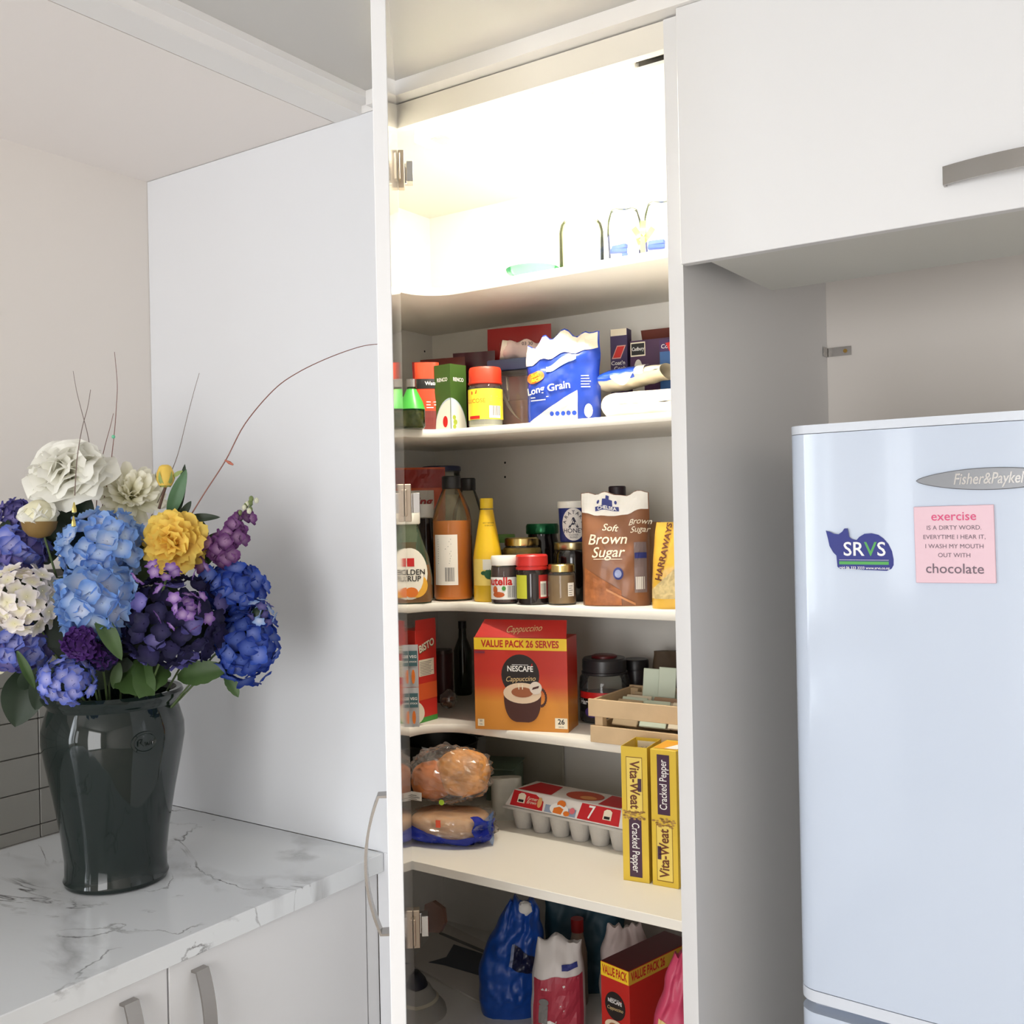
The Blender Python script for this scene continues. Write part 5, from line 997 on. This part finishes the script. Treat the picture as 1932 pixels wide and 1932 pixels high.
def stem(t, c, r=.002):
    q = MOUTH-c; e = Vector((q.x*.8, q.y*.8, q.z-.06)); s_ = Vector((0, 0, 0))
    MB().tube([s_, s_.lerp(e, .4)+Vector((0, 0, .012)), s_.lerp(e, .75), e], r, 6).build('stem', GSTEM, t, smooth=True)
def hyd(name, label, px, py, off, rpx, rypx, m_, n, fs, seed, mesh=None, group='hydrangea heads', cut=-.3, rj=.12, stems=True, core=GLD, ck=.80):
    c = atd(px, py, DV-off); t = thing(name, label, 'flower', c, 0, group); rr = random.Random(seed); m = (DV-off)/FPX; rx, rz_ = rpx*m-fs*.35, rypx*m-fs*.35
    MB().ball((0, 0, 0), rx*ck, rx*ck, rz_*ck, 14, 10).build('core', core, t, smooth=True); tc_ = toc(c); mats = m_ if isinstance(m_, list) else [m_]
    ms = [(mesh or FL4).copy() for _ in mats]
    for a_, b_ in zip(ms, mats): a_.materials.clear(); a_.materials.append(b_)
    for k in range(n):
        z = 1-2*(k+.5)/n; ph = k*2.39996; q = math.sqrt(1-z*z); d = Vector((q*math.cos(ph), q*math.sin(ph), z))
        if d.dot(tc_) < cut: continue
        o = obj('floret', ms[k % len(ms)], None, t); j = 1+rr.uniform(-rj, rj)
        o.location = (d.x*rx*j, d.y*rx*j, d.z*rz_*j); d2 = (d+Vector((rr.uniform(-.3, .3), rr.uniform(-.3, .3), rr.uniform(-.3, .3)))).normalized()
        o.rotation_mode = 'QUATERNION'; o.rotation_quaternion = d2.to_track_quat('Z', 'Y') @ Matrix.Rotation(rr.uniform(0, 6.28), 4, 'Z').to_quaternion(); s_ = fs*rr.uniform(.85, 1.15); o.scale = (s_, s_, s_)
    if stems: stem(t, c)
    return t
def petal(wid, cup, ruf, seed):
    def g(i, j):
        s = (i-.5)*2; hw = wid*math.sin(PI*min(1, .10+.72*j))**.7
        return (s*hw, -cup*(1-s*s)*math.sin(PI*j*.8)+cup*.6*j+ruf*noise.noise(Vector((s*2.2+seed, j*3, seed)))*j, j*(1-.10*s*s)+ruf*.5*noise.noise(Vector((s*4, seed, 2)))*j)
    b = MB(); b.grid(g, 6, 6); return b.mesh('petal', smooth=True, angle=180, fix=False)
PET = [petal(.56, .22, .12, k) for k in range(4)]; PETN = [petal(.2, .08, .08, k+9) for k in range(3)]
def peony(name, label, px, py, off, rpx, m_, axis, seed, layers, pets=None, stems=True, squash=1):
    c = atd(px, py, DV-off); t = thing(name, label, 'flower', c, 0, 'peony blooms'); rr = random.Random(seed); R_ = rpx*(DV-off)/FPX
    ms = [x.copy() for x in (pets or PET)]
    for a_ in ms: a_.materials.clear(); a_.materials.append(m_)
    ax = Vector(axis).normalized(); qa = ax.to_track_quat('Z', 'Y'); base = -ax*R_*.35
    for (n, th, ln) in layers:
        for k in range(n):
            o = obj('petal', ms[rr.randrange(len(ms))], None, t); o.location = base; o.rotation_mode = 'QUATERNION'
            o.rotation_quaternion = qa @ Matrix.Rotation(2*PI*k/n+rr.uniform(-.25, .25), 4, 'Z').to_quaternion() @ Matrix.Rotation(-(th+rr.uniform(-.1, .1)), 4, 'X').to_quaternion()
            s_ = R_*ln*rr.uniform(.92, 1.1); o.scale = (s_, s_, s_)
    if stems: stem(t, c)
    return t, c, R_
def leaf(t, q0, q1, wpx, m_, bend=.02, name='leaf', fold=.25, teeth=0, tw=0):
    c = Vector(t.location); a = atd(*q0[:2], DV-q0[2])-c; b_ = atd(*q1[:2], DV-q1[2])-c; L_ = (b_-a).length; d = (b_-a).normalized(); v_ = (toc(c)+Vector((tw, 0, .2))).normalized(); s_ = d.cross(v_).normalized(); nn = s_.cross(d).normalized(); w_ = wpx*mv/2
    def g(i, j):
        s = (i-.5)*2; hw = w_*math.sin(PI*min(1, .04+.96*j))**.75*(1+teeth*math.sin(j*60)*.06)
        return tuple(a+d*(L_*j)+s_*(s*hw)+nn*(bend*math.sin(PI*j)-fold*abs(s)*hw*-1))
    b = MB(); b.grid(g, 6, 14); return b.build(name, m_, t, smooth=True, fix=False)
def swap(*a): return a
LBLUE = fmat('petal_lightblue', (124, 164, 226), (206, 222, 244)); LBLUE2 = fmat('petal_paleblue', (146, 178, 226), (214, 222, 240)); PERI = fmat('petal_periwinkle', (106, 122, 208), (190, 190, 236)); WHT = fmat('petal_white', (250, 243, 242), (246, 240, 205)); NVY = fmat('petal_navy', (34, 32, 66), (52, 46, 88)); VIO = fmat('petal_violet', (88, 84, 150), (140, 130, 190)); ROY = fmat('petal_royal', (34, 60, 150), (96, 118, 196)); ROY2 = fmat('petal_cobalt', (50, 80, 170), (126, 142, 206)); LIL = fmat('petal_lilac', (122, 82, 160), (200, 170, 214)); STK = fmat('petal_stock', (122, 72, 130), (190, 150, 190)); PUR = fmat('petal_purple', (82, 44, 120), (60, 30, 84))
IVO = fmat('petal_ivory', (255, 254, 246), (250, 246, 216), .1, .9, .6, .04); YLO = fmat('petal_yellow', (252, 222, 112), (246, 176, 84), .15, .95, .6, .08); CRM = fmat('petal_cream', (252, 249, 232), (240, 236, 190), .1, .9, .6, .05)
h1 = hyd('blue_hydrangea', 'light blue hydrangea head left of the yellow peony', 190, 1032, .07, 76, 66, [LBLUE, LBLUE, LBLUE2], 66, .024, 1, FL4b)
h2 = hyd('blue_hydrangea', 'lower light blue hydrangea head with large open florets', 182, 1138, .125, 72, 76, [LBLUE, LBLUE2, LBLUE], 56, .028, 2, FL4b)
h3 = hyd('white_hydrangea', 'pinkish white hydrangea head at the left edge', 44, 1132, .11, 66, 66, WHT, 64, .0215, 3, FL5)
h4 = hyd('dark_hydrangea', 'very dark purple hydrangea head in the middle right of the bouquet', 328, 1172, .08, 96, 82, [NVY, NVY, NVY, NVY, NVY, VIO], 96, .022, 4, FL4b)
h5 = hyd('royal_hydrangea', 'royal blue hydrangea head under the purple stock spike', 440, 1112, .02, 64, 52, [ROY, ROY2], 70, .021, 5, FL4)
h6 = hyd('royal_hydrangea', 'royal blue hydrangea head lowest on the right of the bouquet', 462, 1216, .03, 60, 78, [ROY, ROY, ROY2], 80, .021, 6, FL4)
h7 = hyd('periwinkle_hydrangea', 'blue-violet hydrangea head at the left edge above the white one', 34, 1040, .06, 56, 46, [PERI, VIO], 54, .021, 7)
h8 = hyd('periwinkle_hydrangea', 'violet-blue hydrangea head at the left edge below the white one', 40, 1222, .08, 56, 44, [PERI, PERI, VIO], 54, .02, 8)
h9 = hyd('forget_me_not', 'small periwinkle cluster hanging over the vase rim', 128, 1284, .17, 50, 42, PERI, 62, .0165, 9, FL5, 'small clusters', rj=.3)
h10 = hyd('blue_filler_flower', 'dusky blue flower head behind the white peony bud', 30, 972, -.02, 30, 30, VIO, 30, .017, 10)
h11 = hyd('purple_aster', 'bright purple aster just above the hanging periwinkle cluster', 152, 1212, .19, 30, 30, PUR, 46, .016, 11, FL5, 'asters'); h12 = hyd('purple_aster', 'darker purple aster right of the bright purple one', 190, 1236, .15, 30, 26, [PUR, NVY], 40, .016, 12, FL5, 'asters')
h13 = hyd('lilac_sprig', 'pale lilac sprig in front of the dark hydrangea', 352, 1148, .175, 40, 46, LIL, 34, .0125, 13, FL5, 'small clusters', rj=.75, core=NVY, ck=.2)
h14 = hyd('lilac_sprig', 'pale lilac sprig between the yellow peony and dark hydrangea', 318, 1078, .14, 52, 18, LIL, 24, .0125, 14, FL5, 'small clusters', rj=.75, core=NVY, ck=.2)
h15 = hyd('small_blue_sprig', 'greyish blue sprig at the right edge of the bouquet', 490, 1158, .05, 24, 24, [LBLUE2, VIO], 26, .012, 15, FL5, 'small clusters', rj=.4)
up = Vector((0, 0, 1)); 
def ax(px_, up_, cam_): return RT*px_+UP*up_-fw*cam_
LAY = [(7, 1.45, 1.0), (8, 1.15, 1.02), (8, .85, 1.0), (7, .58, .98), (6, .34, .95), (4, .14, .9)]
pw, c, r_ = peony('white_peony', 'large white peony at the top of the bouquet', 126, 890, .04, 84, IVO, ax(-.15, .75, .65), 21, LAY)
pc_, c, r_ = peony('cream_peony', 'shaggy cream flower behind the large white peony', 248, 928, -.03, 70, CRM, ax(.35, .5, .6), 22, [(12, 1.4, 1), (12, 1.1, 1), (12, .8, 1), (10, .5, .95), (8, .25, .9)], PETN)
py_, c, r_ = peony('yellow_peony', 'ruffled yellow peony in the centre of the bouquet', 324, 1024, .06, 66, YLO, ax(.0, .15, 1), 23, [(9, 1.4, 1), (10, 1.15, 1), (10, .9, 1), (9, .62, 1), (7, .36, .95), (5, .15, .9)], [petal(.36, .16, .18, k+30) for k in range(4)])
t, c, r_ = peony('peony_bud', 'closed white peony bud at the left below the large white peony', 74, 980, .10, 34, IVO, ax(-.1, 1, .2), 24, [(7, .62, 1.15), (6, .42, 1.25), (5, .2, 1.3)], [petal(.7, .5, .02, k+50) for k in range(3)])
MB().ball((0, 0, .004), .030, .030, .032, 20, 14).build('bud', IVO, t, smooth=True)
b = MB(); b.lathe([(.004, -.034), (.018, -.030), (.028, -.018), (.0315, -.004)], 16, cap=False); b.build('sepal', mat('sepal_brown', (128, 100, 50), .6), t, smooth=True)
# yellow bud on its stalk
c = atd(312, 898, DV+.0); t = thing('yellow_bud', 'single yellow bud on a brown stalk above the yellow peony', 'flower', c, 0); m_ = DV/FPX
MB().lathe([(.002, -22*m_), (12*m_, -18*m_), (17*m_, -6*m_), (16*m_, 6*m_), (11*m_, 18*m_), (6*m_, 21*m_), (.0005, 20*m_)], 14).build('bud', mat('bud_yellow', (226, 190, 84), .6), t, smooth=True)
bs_ = MB()
for k in range(5):
    a = 2*PI*k/5; bs_ = MB(); bs_.grid(lambda i, j: (17.6*m_*(.3+.75*math.sin(PI*(.1+.5*j)))*math.cos(a+(i-.5)*.9*(1-j)), 17.6*m_*(.3+.75*math.sin(PI*(.1+.5*j)))*math.sin(a+(i-.5)*.9*(1-j)), -21*m_+30*m_*j), 3, 6); bs_.build('sepal', mat('sepal_green', (150, 166, 96), .6), t, smooth=True, fix=False)
q = atd(300, 960, DV)-c; MB().tube([(0, 0, -20*m_), tuple(q)], .0028, 8).build('stalk', mat('stalk_brown', (92, 66, 52), .6), t, smooth=True)
leaf(t, (326, 900, 0), (345, 888, 0), 8, mat('sepal_green', (150,166,96)), .003)
# purple stock spike
c0_ = atd(402, 1062, DV-.03); c1_ = atd(476, 950, DV-.01); t = thing('stock_spike', 'purple stock flower spike leaning out on the right', 'flower', c0_, 0); dv_ = c1_-c0_; rr = random.Random(31)
MB().tube([(0, 0, 0), tuple(dv_*.5), tuple(dv_)], .0018, 6).build('stem', GSTEM, t, smooth=True)
fm = FL4b.copy(); fm.materials.clear(); fm.materials.append(STK)
for k in range(42):
    s_ = rr.random()**.9; a = rr.uniform(0, 2*PI); pr_ = (RT*math.cos(a)+(-fw)*abs(math.sin(a))*.9+UP*math.sin(a)*.3); R_ = .046*(1-.6*s_)
    o = obj('floret', fm, None, t); o.location = dv_*(s_*.80-.04)+pr_*R_*rr.uniform(.4, 1.0); o.rotation_mode = 'QUATERNION'; o.rotation_quaternion = (pr_+dv_.normalized()*.3-fw*.4).to_track_quat('Z', 'Y'); z_ = .0185*(1-.25*s_); o.scale = (z_, z_, z_)
for k in range(9): d_ = dv_*(.84+.03*k)+RT*rr.uniform(-.012, .012)-fw*rr.uniform(-.005, .01); MB().ball(tuple(d_), .0045, .0045, .006, 8, 6).build('bud', mat('stock_bud', (200, 200, 176), .6) if k % 2 else mat('bud_green', (110, 124, 74), .6), t, smooth=True)
# leaves
leaf(h4, (232, 1262, .06), (292, 1312, .12), 70, GLEAF, .012, teeth=1); leaf(h4, (300, 1245, .05), (262, 1318, .13), 66, GLEAF, .01, teeth=1)
leaf(h6, (335, 1278, .04), (432, 1262, .05), 46, GLEAF, .008, teeth=1); leaf(h6, (425, 1268, .04), (450, 1316, .05), 22, GLEAF, .004, teeth=1); leaf(h6, (345, 1248, .03), (372, 1262, .04), 22, GLD, .004)
leaf(h8, (60, 1255, .02), (28, 1372, .05), 74, GLD, .012); leaf(h8, (95, 1250, .05), (66, 1340, .06), 44, GLD, .01); leaf(h8, (32, 1228, .14), (66, 1300, .13), 16, GLEAF, .006)
leaf(h2, (178, 1148, .17), (230, 1246, .17), 30, GLEAF, .008); leaf(h2, (225, 1250, .10), (214, 1300, .10), 20, GLEAF, .004); leaf(h1, (245, 990, .02), (232, 1062, .06), 26, GLB, .004); leaf(h1, (150, 1040, .03), (110, 960, .02), 60, GLD, .006); leaf(pw, (150, 985, .0), (168, 935, .02), 40, GLD, .006); leaf(pw, (118, 930, .0), (150, 980, .0), 34, mat('leaf_olive', (84, 70, 36), .6), .006)
leaf(py_, (318, 978, .0), (352, 885, .01), 26, GLB, .008); leaf(py_, (335, 975, .0), (349, 875, -.01), 16, GLD, .006); leaf(py_, (340, 978, .01), (361, 945, .01), 14, GLD, .003); leaf(py_, (345, 980, .02), (416, 976, .02), 16, GLD, .006); leaf(py_, (350, 988, .02), (394, 1008, .02), 34, GLD, .006); pass
leaf(t, (372, 1068, .02), (408, 1030, .03), 30, GLEAF, .004); leaf(h5, (372, 1070, .03), (392, 1060, .04), 34, GLEAF, .004); leaf(h3, (0, 990, .0), (20, 1000, .02), 26, GLD, .003); leaf(h3, (-14, 1270, .1), (12, 1240, .1), 30, WHT, .004)
leaf(h12, (200, 1296, .08), (150, 1250, .1), 50, GLD, .006); leaf(h12, (160, 1300, .06), (110, 1240, .06), 60, GLD, .006); leaf(h12, (228, 1292, .07), (240, 1240, .07), 46, GLD, .006)
# dark filler foliage in the heart of the bouquet
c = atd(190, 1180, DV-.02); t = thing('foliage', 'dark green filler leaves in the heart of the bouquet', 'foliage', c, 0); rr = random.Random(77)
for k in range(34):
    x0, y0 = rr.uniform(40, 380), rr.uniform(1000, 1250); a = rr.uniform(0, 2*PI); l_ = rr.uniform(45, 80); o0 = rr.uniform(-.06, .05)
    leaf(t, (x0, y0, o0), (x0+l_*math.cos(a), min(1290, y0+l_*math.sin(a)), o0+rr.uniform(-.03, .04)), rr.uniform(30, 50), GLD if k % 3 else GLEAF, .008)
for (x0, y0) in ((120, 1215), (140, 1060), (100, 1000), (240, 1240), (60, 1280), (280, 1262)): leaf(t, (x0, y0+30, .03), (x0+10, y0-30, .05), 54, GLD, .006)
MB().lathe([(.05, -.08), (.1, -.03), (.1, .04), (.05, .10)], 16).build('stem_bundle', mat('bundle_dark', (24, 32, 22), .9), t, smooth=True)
# wire sprays
WIRE = mat('copper_wire', (120, 74, 62), .45, .3); WIRE2 = mat('brown_wire', (112, 92, 84), .5)
def wire(label, pts, off, m_, r=.0011, bead=None):
    c = atd(*pts[0], DV-off); t = thing('wire_spray', label, 'wire', c, 0, 'wire sprays in the bouquet'); P = [Vector((px, py, 0)) for px, py in pts]; path = []
    for i in range(len(P)-1):
        a, b_, d_, e_ = P[max(i-1, 0)], P[i], P[i+1], P[min(i+2, len(P)-1)]
        for k in range(6):
            s = k/6; path.append(.5*((2*b_)+(d_-a)*s+(2*a-5*b_+4*d_-e_)*s*s+(-a+3*b_-3*d_+e_)*s**3))
    path.append(P[-1]); W = [tuple(atd(q.x, q.y, DV-off)-c) for q in path]
    n_ = len(W); MB().tube(W, [r*(1-.5*i/n_) for i in range(n_)], 6).build('wire_stem', m_, t, smooth=True)
    if bead:
        for (bx, by, kind) in bead:
            q = atd(bx, by, DV-off)-c
            if kind == 'gold': MB().lathe([(.0006, -.010), (.0042, -.008), (.0038, -.002), (.0012, .009), (.0004, .010)], 10).xf(Matrix.Translation(q)).build('bead', mat('bead_gold', (214, 196, 120), .2, .9), t, smooth=True)
            elif kind == 'green': MB().ball(tuple(q), .0036, .0036, .0036, 10, 8).build('bead', mat('bead_green', (110, 200, 160), .2), t, smooth=True)
            else: MB().tube([tuple(q+RT*-.005+UP*.003), tuple(q+RT*.004-UP*.002), tuple(q+RT*.011-UP*.006)], [.001, .0032, .0015], 6).build('bead', mat('bead_rust', (176, 92, 66), .5), t, smooth=True)
    return t
wire('long copper wire arching right with a rust bead', [(352, 985), (386, 930), (426, 868), (462, 800), (515, 737), (560, 704), (620, 675), (680, 654), (716, 649)], .03, WIRE, .0013, [(429, 871, 'rust')])
wire('tallest thin wire with a small green bead', [(186, 985), (205, 900), (215, 824), (220, 760), (221, 720), (216, 664)], -.01, WIRE, .0009, [(214, 824, 'green')]); wire('thin wire with gold drop beads in front of the white peony', [(141, 935), (145, 870), (154, 812), (165, 770), (171, 735)], .16, WIRE2, .0009, [(140, 958, 'gold'), (139, 984, 'gold')])
wire('thin wire leaning left behind the white peony', [(172, 860), (165, 818), (152, 768), (144, 735), (138, 700)], -.03, WIRE2, .0008); wire('short thin wire between the white and cream flowers', [(180, 985), (186, 900), (196, 850), (208, 805), (214, 780)], -.02, WIRE, .0009); wire('thin wire rising beside the yellow bud', [(285, 975), (312, 915), (334, 862), (350, 800), (365, 742), (376, 704)], -.04, WIRE2, .0008); wire('thin straight wire standing against the panel edge', [(170, 985), (172, 930), (176, 905)], .0, WIRE, .0009)
